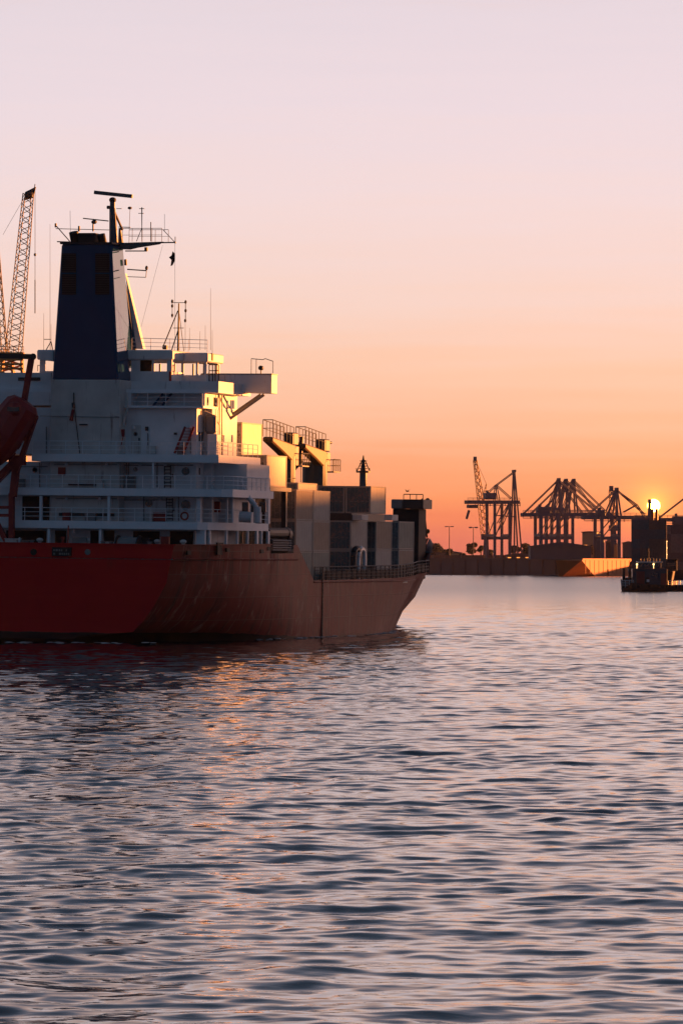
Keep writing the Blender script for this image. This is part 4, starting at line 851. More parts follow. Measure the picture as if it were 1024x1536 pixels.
# ------------------------------------------------------------------ containers on the freighter
CW, CH = 2.38, 2.635
def corrug(mb, L, Wd_, H_, step=.3, dep=.03):
    n_ = max(4, int(L/step)); pts = []
    for i in range(n_+1):
        y0 = .1+(L-.2)*i/n_; pts.append((y0, dep if i % 2 else 0)); 
        if i < n_: pts.append((y0+(L-.2)/n_*.5, dep if i % 2 else 0))
    for s in (1, -1):
        b = len(mb.v)
        for y_, dd in pts:
            x_ = s*(Wd_/2-.02-dd); mb.v += [(x_, y_, .13), (x_, y_, H_-.12)]
        for i in range(len(pts)-1): mb.f.append((b+2*i, b+2*i+2, b+2*i+3, b+2*i+1))
PROTO = {}
def make_container(L, H_, body_m, door_m, key):
    if key in PROTO: return copy_tree(PROTO[key])
    t = thing('shipping_container')
    k = MB(); corrug(k, L, CW, H_); k.box(-CW/2+.09, CW/2-.09, .06, L-.02, .1, H_-.03)
    k.build('body', body_m, t)
    k = MB()
    for x_ in (-CW/2, CW/2-.14):
        for y_ in (0, L-.14): k.box(x_, x_+.14, y_, y_+.14, 0, H_)
        for z_ in (0, H_-.12): k.box(x_+.003, x_+.13, .14, L-.14, z_+.003, z_+.117)
    for y_ in (0, L-.14):
        for z_ in (0, H_-.12): k.box(-CW/2+.14, CW/2-.14, y_+.003, y_+.13, z_+.003, z_+.117)
    k.build('frame', CFRAME if body_m is not CONT_TEAL else body_m, t)
    for s in (-1, 1):
        k = MB(); x0, x1 = (-CW/2+.15, -.012) if s < 0 else (.012, CW/2-.15); k.box(x0, x1, .015, .058, .14, H_-.14); dr = k.build('door', door_m, t)
        for f_ in (.3, .72):
            k = MB(); xx = x0+(x1-x0)*f_; k.tube((xx, -.012, .15), (xx, -.012, H_-.15), .022, 6); k.box(xx-.05, xx+.22, -.03, -.0, 1.05, 1.12); k.build('lock_rod', GREYSTEEL, dr)
    PROTO[key] = t; return t
def place_container(vout, u, z, L, bm_, dm, label, group, H_=CH):
    t = make_container(L, H_, bm_, dm, (bm_.name, dm.name, L, H_))
    t.location = SM @ Vector((vout-CW/2, u, z)); t.rotation_euler = SHIP_ROT
    tag(t, label, 'container', group); return t
GA = 'containers behind the deckhouse'; GB = 'containers stacked amidships'; GC = 'containers stacked towards the bow'
LA = 6.1
uA = sv(400, 700, 9).y; zA = sv(420, 731, 9).z
place_container(9, uA, zA, LA, CONT_WHITE, CONT_RUST, 'container with rust spotted doors and an orange lit side, just below the highest container', GA, 2.68)
zA1 = zA+2.70; uA1 = sv(394, 660, 6.6).y-LA
place_container(6.57, uA1, zA1, LA, CONT_WHITE, CONT_RUST, 'highest container, its side glowing white yellow beside the deckhouse', GA, 2.75)
place_container(6.57, uA1+.02, zA, LA, CONT_WHITE, CONT_DOOR, 'container hidden under the highest container beside the deckhouse', GA, 2.68)
def ub_(px0, px1, v): a = sv(px0, 800, v).y; b = sv(px1, 800, v).y; return a, b-a-.08
vB = 9.0
u1, l1 = ub_(444, 469.5, vB); u2, l2 = ub_(470, 496, vB); l1 = l2 = min(l1, l2)
zB = [5.02, 7.68, 10.34]
nm = ['lower', 'middle', 'top']
lbB = [['bottom container of the aft stack amidships, half hidden by the sloping bulwark', 'middle container of the aft stack amidships, above the black winch', 'top container of the aft stack amidships, dull peach side'],
       ['bottom container of the stack just left of the gooseneck vent', 'middle container of the stack above the gooseneck vent, left of the teal doors', 'top container amidships, directly under the dark crane pedestal']]
for i, (u_, l_) in enumerate(((u1, l1), (u2, l2))):
    for j in range(3):
        place_container(vB, u_, zB[j], 5.3, (CONT_GREY, CONT_GREEN, CONT_BROWN, CONT_GREY)[(i+j) % 3 if i else (1, 0, 2)[j]], CONT_DOOR, lbB[i][j], GB)
        for c_, word in ((1, 'second'), (2, 'third')):
            if i == 0 and j < 3: place_container(vB-2.46*c_, u_, zB[j], 5.5, CONT_TEAL if (j+c_) % 2 else CONT_GREY, CONT_DOOR, '%s tier container in the %s row from the side, behind the deckhouse corner' % (nm[j], word), GB)
zf = zB[2]+CH+.01
t = place_container(6.5, sv(447, 728, 6.5).y, zf, sv(476, 728, 6.5).y-sv(447, 728, 6.5).y, CONT_WHITE, CONT_DOOR, 'low half height container lying on top of the midship stack, lit yellow', GB, .72)
# C bays
u3, l3 = ub_(526.5, 552, vB); u4, l4 = ub_(556, 576.5, vB)
for j in range(2):
    place_container(vB, u3, 5.15+j*2.66, 5.6, (CONT_GREEN, CONT_GREY)[j], CONT_TEAL, ('bottom container right of the gooseneck vent, pale side', 'pale container with teal red stained doors, second tier right of midship stack')[j], GC)
    place_container(vB-2.46, u3, 5.15+j*2.66, 5.7, CONT_GREY, CONT_TEAL, ('bottom', 'second tier')[j]+' container one row inboard of the teal doored one', GC)
zc = su(560, 770.5, u4).z
place_container(vB, u4-.2, zc, 5.3, CONT_WHITE, CONT_TEAL, 'top tier container near the foremast with the upper edge of its side lit yellow', GC, 2.5)
place_container(vB-2.46, u4-.2, zc, 5.3, CONT_WHITE, CONT_TEAL, 'top tier container with graffiti dark doors, left of the one by the foremast', GC, 2.5)
place_container(vB-4.92, u4-.2, zc, 5.3, CONT_WHITE, CONT_TEAL, 'innermost top tier container right of the dark crane pedestal', GC, 2.5)
k = MB(); k.box(vB-7.2, vB-.05, u3+.3, u4+5.2, 10.425, zc-.02); k.build('lashing_platform', DARK, ship)
for px0, px1, v in ((498, 520, 6.4), (522, 545, 8.6), (578, 590, 6.5)):
    a = su(px0, 779, u3+1); b = su(px1, 772, u3+1); k = MB(); k.box(a.x, b.x, u3-.5+1, u3+2.6, 10.5, b.z); k.build('cargo_box', OLDWHITE, ship)
vD = 8.9; u5, l5 = ub_(564, 587.5, vD); vE = 7.75; u6, l6 = ub_(598.5, 619, vE)
for j in range(2):
    place_container(vD, u5, 5.2+j*2.66, 5.6, (CONT_GREY, CONT_BROWN)[j], CONT_DOOR, ('lower', 'upper')[j]+' container of the second pale stack from the bow', GC)
    place_container(vE, u6, 5.25+j*2.66, 5.5, (CONT_BROWN, CONT_GREEN)[j], CONT_DOOR, ('lower', 'upper')[j]+' container of the pale stack nearest the bow', GC)
    place_container(vE-2.46, u6, 5.25+j*2.66, 5.6, CONT_TEAL, CONT_DOOR, ('lower', 'upper')[j]+' dark container one row inboard of the stack nearest the bow', GC)
    place_container(vD-2.46, u5, 5.2+j*2.66, 5.7, CONT_TEAL, CONT_DOOR, ('lower', 'upper')[j]+' dark container one row inboard of the second stack from the bow', GC)
print('bays', uA, u1, u2, u3, u4, u5, u6, l1, l2, l3, l4, l5, l6)
# ------------------------------------------------------------------ far shore
def qx(Y): return 36+(2850-Y)*.4
land = MB(); land.prism([(qx(2565), 2565), (qx(3700), 3700), (qx(3700), 5000), (1500, 5000), (1500, 2565)], 2, 6.0, 8.6)
o = land.build('ground', LAND); tag(o, 'flat dark harbour ground behind the quay', 'ground', kind='structure')
qa = Vector((qx(2565), 2565)); qb = Vector((qx(4200), 4200)); qn = Vector((-(qb-qa).y, (qb-qa).x)).normalized()
def qprism(mb, off0, off1, z0, z1, t0=0., t1=1.):
    A = qa.lerp(qb, t0); B = qa.lerp(qb, t1)
    pts = [A+qn*off0, B+qn*off0, B+qn*off1, A+qn*off1]; mb.prism([tuple(p) for p in pts], 2, z0, z1)
qt = thing('quay_wall', (qx(2800), 2800, 0), (0, 0, 0), 'long dark quay wall at the far waterline', 'quay wall')
loc0 = Vector((qx(2800), 2800, 0))
k = MB(); qprism(k, .1, 2.4, -2, 8.8); k.v = [tuple(Vector(v_)-loc0) for v_ in k.v]; k.build('wall_face', QUAY, qt)
k = MB(); qprism(k, -.5, 3.0, 8.8, 9.4); k.v = [tuple(Vector(v_)-loc0) for v_ in k.v]; k.build('coping', QUAY, qt)
k = MB()
for i in range(100):
    t = i/100; A = qa.lerp(qb, t)+qn*2.6; k.box(A.x-.5, A.x+.5, A.y-.5, A.y+.5, .5, 8.6)
k.v = [tuple(Vector(v_)-loc0) for v_ in k.v]; k.build('fender_pile', QUAY, qt)
# ship-to-shore cranes: a along boom (+x), b depth, z up.  heights come from the silhouette
GC_ = 'container cranes on the far quay'
def px2m(px, Y): return (px-512)/FPX*Y
def py2z(py, Y): return CAM_H+(HOR-py)/FPX*Y
def sts(px_legs, boom, apex, py_base, py_boom, house, Y, label, yaw=12, stays=(), extra=None, thick=1.0, hang=None):
    x0 = px2m(px_legs[0], Y); zb = 8.6
    t = thing('container_crane', (x0, Y, zb), (0, 0, R(yaw)), label, 'harbour crane', GC_)
    A = lambda px: (px2m(px, Y)-x0)/math.cos(R(yaw))
    Z = lambda py: py2z(py, Y)-zb
    zbm = Z(py_boom); dep = 16
    for b in (0, dep):
        for px in px_legs:
            k = MB(); k.bar((A(px), b, 0), (A(px), b, zbm), 1.5*thick, 1.5*thick); k.build('leg', CRANE_FAR, t)
    k = MB(); zp = Z(807) if py_base > 820 else zbm*.35
    for b in (0, dep): k.bar((A(px_legs[0]), b, zp), (A(px_legs[-1]), b, zp), 1.2, 1.6); k.tube((A(px_legs[0]), b, zp), (A(px_legs[-1]), b, zbm), .35, 5)
    for px in px_legs: k.bar((A(px), 0, zp*1.0+1.5), (A(px), dep, zp+1.5), 1.0, 1.4)
    k.build('portal_beam', CRANE_FAR, t)
    k = MB()
    for b in (dep/2-3, dep/2+3): k.bar((A(boom[0]), b, zbm), (A(boom[1]), b, zbm), .9, 2.0)
    n_ = max(4, int((A(boom[1])-A(boom[0]))/4))
    for i in range(n_+1):
        a_ = A(boom[0])+(A(boom[1])-A(boom[0]))*i/n_; k.bar((a_, dep/2-3, zbm), (a_, dep/2+3, zbm), .4, .6)
        k.bar((a_, dep/2-3.6, zbm-1.5-(i % 2)*.8), (a_, dep/2-3.6, zbm), .35, .35)
    k.bar((A(boom[0]), dep/2-3.6, zbm-1.8), (A(boom[1]), dep/2-3.6, zbm-1.8), .3, .35)
    k.rail([(A(boom[0]), dep/2-3.5, zbm+1), (A(boom[1]), dep/2-3.5, zbm+1)], h=1.3, bars=2, step=3, r=.1)
    k.build('boom', CRANE_FAR, t)
    za = Z(apex[1]); xa = A(apex[0])
    k = MB()
    for b in (dep/2-4, dep/2+4):
        for px in apex[2]: k.bar((A(px), b, zbm if len(apex) < 4 else Z(apex[3])), (xa, dep/2+(b-dep/2)*.3, za), .8*thick, .8*thick)
    k.bar((xa, dep/2-2.5, za), (xa, dep/2+2.5, za), 1.2, 1.4); k.build('apex_frame', CRANE_FAR, t)
    k = MB()
    for (xa_, ya_, xb_, yb_) in stays:
        for b in (dep/2-2, dep/2+2): k.tube((A(xa_), b, Z(ya_)), (A(xb_), b, Z(yb_)), .28, 5)
    k.build('stay', CRANE_FAR, t)
    k = MB(); hx0, hx1, hy0, hy1 = house; k.box(A(hx0), A(hx1), dep/2-3, dep/2+3, Z(hy1), Z(hy0)); k.box(A(hx0)+.7, A(hx0)+2.2, dep/2-2, dep/2, Z(hy0), Z(hy0)+1.4); k.build('machinery_house', CRANE_FAR, t, bevel=.3)
    if hang:
        k = MB(); k.box(A(hang[0]), A(hang[1]), dep/2-2, dep/2+2, Z(hang[3]), Z(hang[2])); k.bar((A(hang[0])+1, dep/2, Z(hang[2])-3), (A(hang[0])-.5, dep/2, Z(hang[2])-8), 1.3, 1.3); k.build('trolley_cab', CRANE_FAR, t, bevel=.3)
    return t
sts((741.5, 764), (704, 783), (776.5, 706, (774, 785.5), 833), 835, 753, (732, 748, 739, 749), 2760, 'left container crane with tall slim rear frame, beside the orange lattice boom', yaw=14,
    stays=((776, 708, 749, 728), (749, 728, 734, 742), (749, 727, 773, 748), (749, 727, 747, 752), (749, 727, 754, 752), (772, 755, 755, 795), (770, 755, 752, 785), (779, 775, 752, 773)), hang=(706, 722, 757, 762), thick=.9)
trio = []
for i, (dx, yy, lb_) in enumerate(((0, 2640, 'front crane of the three close packed container cranes'), (11, 2690, 'middle crane of the three close packed container cranes'), (22.5, 2740, 'rear crane of the three close packed container cranes'))):
    trio.append(sts((811+dx*.7, 836+dx), (786+dx, 893+dx*1.2), (842+dx, 718.5+(i > 0), (831+dx*.9, 846+dx)), 835, 772-i*.4, (809+dx, 830+dx, 760+i, 773), 2640+50*i, lb_, yaw=9,
        stays=((842+dx, 719, 788+dx, 771), (842+dx, 719, 824+dx, 765), (842+dx, 720, 905+dx*.6, 772), (842+dx, 722, 880+dx, 772), (840+dx, 719, 833+dx, 770))))
sts((902, 928), (878, 975), (929.5, 733, (912, 926, 934)), 835, 776, (899, 911, 765, 778), 2590, 'lone container crane to the left of the setting sun', yaw=10,
    stays=((929, 734, 885, 773), (929, 735, 960, 757), (960, 757, 972, 775), (929, 734, 972, 771), (940, 768, 960, 757)))
rt = sts((1050, 1090), (952, 1130), (1075, 712, (1062, 1082)), 835, 779.5, (1013, 1034, 774, 787), 2590, 'container crane at the right edge, its boom reaching in above the stacked ship', yaw=8,
    stays=((1075, 713, 990, 778),))
k = MB(); pa = rt.matrix_basis.inverted() @ wpt(973.0, 779, 2590); pb = rt.matrix_basis.inverted() @ wpt(973.6, 749, 2590); k.bar(pa, pb, 1.5, 1.5); k.bar(pb, rt.matrix_basis.inverted() @ wpt(990, 778, 2590), .4, .4); k.build('boom_tip_post', CRANE_FAR, rt)
# orange lattice mobile crane behind the left container crane
Yc = 2830
def mobile_crane(Y, p_foot, p_tip, base_z, w0, w1, label, name='lattice_crane', mtl=CRANE_ORANGE, tower=None, n_=22, jib=None, r=.16):
    b = wpt(p_foot[0], p_foot[1], Y); tp = wpt(p_tip[0], p_tip[1], Y)
    o = Vector((b.x, Y, base_z)); t = thing(name, o, (0, 0, 0), label, 'crane')
    k = MB(); k.lattice(b-o, tp-o, w0, w1, n_, r, Vector((1, .4, 0))); k.build('boom', mtl, t)
    if tower:
        k = MB(); tw, m2 = tower; k.hexa([Vector((-tw, -tw, 0)), Vector((tw, -tw, 0)), Vector((tw, tw, 0)), Vector((-tw, tw, 0)), Vector((-tw*.6, -tw*.6, b.z-base_z)), Vector((tw*.6, -tw*.6, b.z-base_z)), Vector((tw*.6, tw*.6, b.z-base_z)), Vector((-tw*.6, tw*.6, b.z-base_z))]); k.build('tower', m2, t)
        k = MB(); zz = b.z-base_z; k.box(-tw*1.5, tw*1.2, -tw, tw, zz-2.5, zz+.8); k.build('cab', m2, t, bevel=.2)
    k = MB(); d_ = tp-o; k.box(d_.x-w1*.6, d_.x+w1*.6, d_.y-w1*.6, d_.y+w1*.6, d_.z-w1*.3, d_.z+w1*1.2); k.tube(d_, d_+Vector((w1*.8, 0, -w1*2.2)), .18, 5); k.build('boom_head', CRANE_FAR, t)
    return t, o
t, o = mobile_crane(Yc, (728.5, 803), (712, 690), 8.6, 4.2, 1.6, 'slim orange lattice boom leaning left behind the left container crane', tower=(1.9, CRANE_FAR))
k = MB(); a = wpt(724, 752, Yc)-o; k.lattice(a, wpt(729, 726, Yc)-o, 1.6, .5, 6, .1); k.tube(wpt(729, 726, Yc)-o, wpt(714, 692, Yc)-o, .12, 4); k.build('mast_strut', CRANE_ORANGE, t)
mobile_crane(2900, (920, 790), (916, 735), 8.6, 3.0, 2.0, 'thin lattice boom behind the cranes, left of the lone container crane', tower=(2, CRANE_FAR), n_=12)
# floating crane behind the freighter
def floating_crane(Y, foot, tip, label, w0, w1, n_):
    b = wpt(*foot, Y); o = Vector((b.x, Y, 0)); t = thing('floating_crane', o, (0, 0, 0), label, 'crane', 'floating cranes behind the freighter')
    k = MB(); k.prism([(-16, -.8), (14, -.8), (17, 3.2), (-17, 3.2)], 1, -9, 9); k.build('pontoon', SHIPDARK, t, bevel=.2)
    tp = wpt(*tip, Y)-o; zt = wpt(foot[0], 556, Y).z; zb2 = wpt(foot[0], 529, Y).z
    k = MB(); k.lattice((0, 0, 3.2), (0, 0, zt), 5.5, 3.8, 9, .22); k.build('tower', CRANE_ORANGE, t)
    k = MB(); k.lattice((0, 0, zt), (0, 0, zb2), 3.6, 3.4, 3, .16); k.box(-2.4, 2.2, -1.8, 1.8, zb2-.4, zb2); k.rail([(-2.4, -1.8, zb2), (2.2, -1.8, zb2)], h=1, bars=2, step=1, r=.05)
    for i in range(4): k.box(-2.1, 2.1, -2, -1.7, zt+(zb2-zt)*i/4+.1, zt+(zb2-zt)*i/4+.5)
    k.build('machinery_deck', CRANE_ORANGE, t)
    k = MB(); k.lattice(Vector((.2, 0, zb2-.2)), tp, w0, w1, n_, .065, Vector((1, .35, 0))); k.build('boom', LATTICE, t)
    return t, o, tp, zb2
t, o, tp, zb2 = floating_crane(900, (19, 529), (43, 290), 'tall lattice boom rising to the left of the blue funnel', 2.5, 1.6, 30)
Yf = 900
k = MB(); w = lambda px, py: wpt(px, py, Yf)-o
k.hexa([w(36, 300), w(50, 296), w(50, 296)+Vector((0, 1.4, 0)), w(36, 300)+Vector((0, 1.4, 0)), w(38, 288), w(54, 280), w(54, 280)+Vector((0, 1.4, 0)), w(38, 288)+Vector((0, 1.4, 0))])
k.tube(w(53, 276), w(52, 283), .08); k.ell(tuple(w(44, 292)), (.8, .8, .8), 10, 6); k.build('boom_head', DARK, t)
k = MB(); k.tube(w(53, 284), w(53, 470), .045, 4); k.tube(w(53, 420), w(53, 470), .09, 4); k.tube(w(37, 296), w(5, 352), .03, 4); k.ell(tuple(w(53, 382)), (.25, .25, .3), 8, 5); k.build('hoist_cable', DARK, t)
t, o, tp, zb2 = floating_crane(930, (5, 529), (-8, 330), 'dark lattice boom at the left edge beside the taller one', 1.2, .7, 22)
# moored hull glowing orange
Ym = 2430; a = wpt(872, 863, Ym); mo = thing('moored_barge', (a.x, Ym, 0), (0, 0, -R(19)), 'orange side of a moored barge glowing in the low sun below the cranes', 'barge')
Lb = 100.0
k = MB(); zt_ = py2z(840.5, Ym); k.hexa([(-12, 2, -1), (0, 26, -1), (0, Lb, -1), (-12, Lb, -1), (-13, -2, zt_), (0, 0, zt_), (0, Lb, zt_+.8), (-13, Lb, zt_+.8)]); k.build('hull', HULLFAR, mo)
k = MB(); k.box(-.3, .25, .5, Lb, zt_+.1, zt_+.9); 
for i in range(12): k.box(.02, .18, 6+i*8, 6.4+i*8, 1.5, zt_)
k.box(.0, .5, 46, 48, 0, 3.6); k.build('gunwale', HULLFAR, mo)
# sheds, silos, lamp posts, trees
GS = 'buildings on the far quay'
def shed(px0, px1, py0, Y, dep, m_, label, roof=0., yaw=0, windows=0, name='shed', lit=False):
    x0 = px2m(px0, Y); x1 = px2m(px1, Y); z = py2z(py0, Y)-8.6; t = thing(name, ((x0+x1)/2, Y, 8.6), (0, 0, R(yaw)), label, 'building', GS); w_ = (x1-x0)/2
    k = MB(); k.box(-w_, w_, 0, dep, 0, z-roof); k.build('wall', m_, t)
    k = MB(); k.prism([(-w_-.5, z-roof+.01), (w_+.5, z-roof+.01), (w_+.3, z-roof+.4), (0, z+.1), (-w_-.3, z-roof+.4)], 1, -.6, dep+.6); k.build('roof', SHED, t)
    for i in range(windows):
        k = MB(); xx = -w_+2*w_*(i+.5)/windows; hh = (z-roof)*.45; k.box(xx-.9, xx+.9, -.15, -.01, hh*.4, hh*1.2); k.build('window', LAMPORANGE if (lit and i % 2 == 0) else GLASS, t)
    return t
shed(795, 886, 813, 2600, 30, SHED, 'long dark shed standing below the three cranes', roof=2.5)
shed(872, 893, 797, 2640, 14, SHEDTAN, 'tall pale tower building right of the long dark shed', roof=.6, yaw=-20, windows=2, lit=True)
shed(655, 692, 826, 3000, 25, SHEDTAN, 'low tan warehouse behind the trees at the left of the far shore', roof=1.5, windows=5, lit=True)
shed(640, 668, 828, 2960, 20, SHED, 'low dark warehouse nearest the freighter bow', roof=1, windows=4, lit=True)
shed(760, 800, 830, 2720, 20, SHED, 'low dark store between the left crane and the three cranes', roof=1, windows=6, lit=True)
shed(935, 950, 812, 2600, 14, SHED, 'narrow dark block just left of the stacked container ship', roof=1)
GSI = 'round silos on the far quay'
for px0, px1, py, Y, lb_ in ((893, 906, 808, 2600, 'wider round silo right of the pale tower building'), (907, 918, 810, 2610, 'second round silo, darker top'), (919, 926, 814, 2620, 'narrow silo nearest the lone crane')):
    x0 = px2m(px0, Y); x1 = px2m(px1, Y); r_ = (x1-x0)/2; z = py2z(py, Y)-8.6; t = thing('silo', ((x0+x1)/2, Y, 8.6), (0, 0, 0), lb_, 'silo', GSI)
    k = MB(); k.tube((0, 0, 0), (0, 0, z-1), r_, 18); k.build('wall', SHEDTAN if px0 == 919 else SHED, t)
    k = MB(); k.tube((0, 0, z-1), (0, 0, z+.3), r_*1.04, 18, r_*.3); k.rail([(-r_, 0, z-1), (r_, 0, z-1)], h=1.2, bars=2, r=.08); k.build('roof', SHED, t)
for px, py, Y, lb_ in ((673.5, 790, 2850, 'left tall lamp post above the trees'), (709.5, 791, 2860, 'right tall lamp post with two drooping heads')):
    x0 = px2m(px, Y); z = py2z(py, Y)-8.6; t = thing('lamp_post', (x0, Y, 8.6), (0, 0, 0), lb_, 'lamp post', 'lamp posts on the far quay')
    k = MB(); k.tube((0, 0, 0), (0, 0, z), .32, 8, .2); k.build('pole', CRANE_FAR, t)
    for s in (-1, 1): k = MB(); k.bar((0, 0, z), (s*2.0, 0, z+.1), .3, .3); k.box(min(s*.8, s*2.6), max(s*.8, s*2.6), -.6, .6, z-.5 if px > 700 else z-.2, z+.3); k.build('lamp_head', CRANE_FAR, t)
def tree(px0, px1, py, Y, label, seed):
    r_ = random.Random(seed); x0 = px2m(px0, Y); x1 = px2m(px1, Y); z = py2z(py, Y)-8.6; w_ = (x1-x0)/2
    t = thing('tree', ((x0+x1)/2, Y, 8.6), (0, 0, 0), label, 'tree', 'trees on the far shore')
    k = MB(); k.tube((0, 0, 0), (.2, 0, z*.45), .5, 7, .3)
    cl = []
    for i in range(9):
        a_ = r_.random()*6.28; rr = w_*.62*math.sqrt(r_.random()); zz = z*r_.uniform(.42, .80); cl.append((rr*math.cos(a_), rr*math.sin(a_), zz)); k.tube((.2, 0, z*.35), cl[-1], .22, 5, .06)
    k.build('trunk', BARK, t)
    k = MB()
    for c_ in cl:
        R_ = w_*r_.uniform(.36, .5)
        for i in range(150):
            d_ = Vector((r_.gauss(0, 1), r_.gauss(0, 1), r_.gauss(0, 1))).normalized()*R_*r_.random()**.45; p_ = Vector(c_)+Vector((d_.x, d_.y, d_.z*.8)); p_.z = min(p_.z, z)
            a1 = Vector((r_.gauss(0, 1), r_.gauss(0, 1), r_.gauss(0, 1))).normalized()*r_.uniform(.35, .7); a2 = a1.orthogonal().normalized()*r_.uniform(.3, .6)
            b = len(k.v); k.v += [tuple(p_-a1), tuple(p_+a2), tuple(p_+a1), tuple(p_-a2)]; k.f.append((b, b+1, b+2, b+3))
    k.build('crown', LEAF, t)
for i, (a_, b_, py, Y, lb_) in enumerate(((640, 664, 812, 2960, 'broad dark tree just right of the freighter bow'), (655, 680, 822, 2990, 'low rounded tree under the left lamp post'), (697, 717, 811, 2900, 'tall dark tree under the right lamp post'), (714, 727, 814, 2910, 'smaller tree left of the orange lattice boom'), (780, 800, 813, 2800, 'dark tree left of the long shed'), (686, 700, 830, 2950, 'bush sized tree between the two lamp posts'), (726, 742, 822, 2900, 'shaded tree behind the base of the left crane'), (762, 782, 816, 2860, 'tree behind the tall slim rear frame'))): tree(a_, b_, py, Y, lb_, i+3)
# stacked goods along the quay: individual boxes
GQ = 'boxes lined along the far quay'
proto = None; rr = random.Random(5)
for i in range(26):
    px = 640+i*8.6+rr.uniform(-1, 1); Y = 2860-(px-640)*.75+rr.uniform(8, 20); x0 = px2m(px, Y)
    if proto is None:
        k = MB(); k.box(-3.0, 3.0, -1.2, 1.2, 0, 2.6); k.box(-3.05, -2.9, -1.25, 1.25, 0, 2.65); k.box(2.9, 3.05, -1.25, 1.25, 0, 2.65); proto = k.build('cargo_box', CBOX[1]); o = proto
    else:
        o = proto.copy(); COL.objects.link(o)
    o.location = (x0, Y, 8.6+.02); o.rotation_euler.z = rr.uniform(-.3, .3); tag(o, 'small dark freight box in the row along the far quay edge', 'container', GQ)
# ------------------------------------------------------------------ container ship at the right
Ys = 1350
cs = thing('container_ship', (px2m(975, Ys), Ys, 0), (0, 0, -R(4.2)), 'dark container ship at the right edge with boxes stacked high under the sun', 'container ship')
k = MB(); k.hexa([(-5.2, 4, -1), (5.2, 4, -1), (6.5, 120, -1), (-6.5, 120, -1), (-6.2, 0, 4.4), (6.2, 0, 4.4), (8.0, 118, 5), (-8.0, 118, 5)]); k.build('hull', SHIPDARK, cs, bevel=.2)
k = MB(); k.rail([(-6, .3, 4.4), (6, .3, 4.4), (7.6, 60, 4.7)], h=1.1, bars=3, step=2, r=.06); k.build('railing', DARK, cs)
k = MB(); k.box(4.2, 7.2, 1, 6, 4.4, 7.4); k.box(3.9, 7.5, .6, 6.5, 7.4, 7.7); k.build('deckhouse', SHIPDARK, cs, bevel=.15)
k = MB(); k.box(4.6, 6.8, .88, 1.0, 5.8, 6.6); k.build('window', GLASS, cs)
CSM = Matrix.Translation(cs.location) @ Euler(cs.rotation_euler).to_matrix().to_4x4(); CSI = CSM.inverted()
oc = CSI @ Vector((0, 0, CAM_H))
def cpt(px, py, u): d_ = CSI.to_3x3() @ pixdir(px, py); return oc+d_*((u-oc[1])/d_[1])
bx = {}
def far_box(x, y, z, i, label, grp, L=6.05):
    if i not in bx:
        k = MB(); corrug(k, L, 2.4, 2.6, .4, .06); k.box(-1.17, 1.17, .05, L-.05, .0, 2.6)
        for x_ in (-1.2, 1.06):
            for y_ in (0, L-.14): k.box(x_, x_+.14, y_, y_+.14, 0, 2.6)
        for f_ in (-.8, -.3, .3, .8): k.tube((f_, .02, .15), (f_, .02, 2.45), .05, 5)
        bx[i] = k.build('shipping_container', CBOX[i]); o = bx[i]
    else: o = bx[i].copy(); COL.objects.link(o)
    o.location = CSM @ Vector((x, y, z)); o.rotation_euler = cs.rotation_euler; tag(o, label, 'container', grp)
pL = cpt(946, 830, 8); pR = cpt(997, 830, 8); zt_ = cpt(970, 780, 8).z; zt2 = cpt(1010, 787, 30).z
tiers = 6; zb_ = zt_-tiers*2.603; colw = 2.42
for c_ in range(4):
    for j in range(tiers):
        if c_ in (0,) and j == tiers-1: zz_ = 0
        far_box(pL.x+colw*(c_+.5), 8+rr.uniform(-.06, .06), zb_+j*2.603, rr.choice([0, 0, 1, 1, 2]), ('dark box in the tall aft stack of the container ship' if j < tiers-1 else 'box in the top layer of the tall aft stack under the sun'), 'boxes in the aft stack')
qL = cpt(997, 830, 30); 
for c_ in range(5):
    for j in range(6):
        for b_ in range(2): far_box(qL.x-3.4+2.45*(c_+.5), 30+b_*6.2, zt2-(6-j)*2.603, rr.choice([0, 3, 0]), ('greyish box in the forward stack of the container ship' if j < 5 else 'greyish box in the top layer of the forward stack'), 'boxes in the forward stack')
k = MB(); k.box(pL.x-.3, pR.x+.3, 7.6, 14.4, 4.4, zb_-.03); k.box(qL.x-3.6, qL.x+9, 29.6, 42.6, 4.6, zt2-6*2.603-.03); k.build('hatch_coaming', SHIPDARK, cs)
for py in (812, 822, 832):
    p = cpt(997.5, py, 20); k = MB(); k.ell((p.x+.3, 20, p.z), (.16, .16, .16), 8, 5); k.tube((p.x+.3, 20, 4.6), (p.x+.3, 20, p.z), .05, 4); k.build('deck_lamp', LAMPON, cs)
# red twin stack in front of the sun
p = cpt(980, 772, 36); k = MB()
for px in (977.5, 984): q_ = cpt(px, 763, 36); k.tube((q_.x, 36, 5), (q_.x, 36, q_.z), .42, 10)
k.build('exhaust_stack', mat('red_stack_paint', (.35, .05, .015), .5), cs)
# ------------------------------------------------------------------ tug
Yt = 1141
tg = thing('tugboat', (px2m(985, Yt), Yt, 0), (0, 0, R(72)), 'dark blue and red tugboat low in the water before the container ship', 'tugboat')
TM = Matrix.Translation(tg.location) @ Euler(tg.rotation_euler).to_matrix().to_4x4(); TI = TM.inverted()
S = Yt/FPX
tg.rotation_euler = (0, 0, 0)
def T(px, py): return ((px-985)*S, CAM_H+(HOR-py)*S)
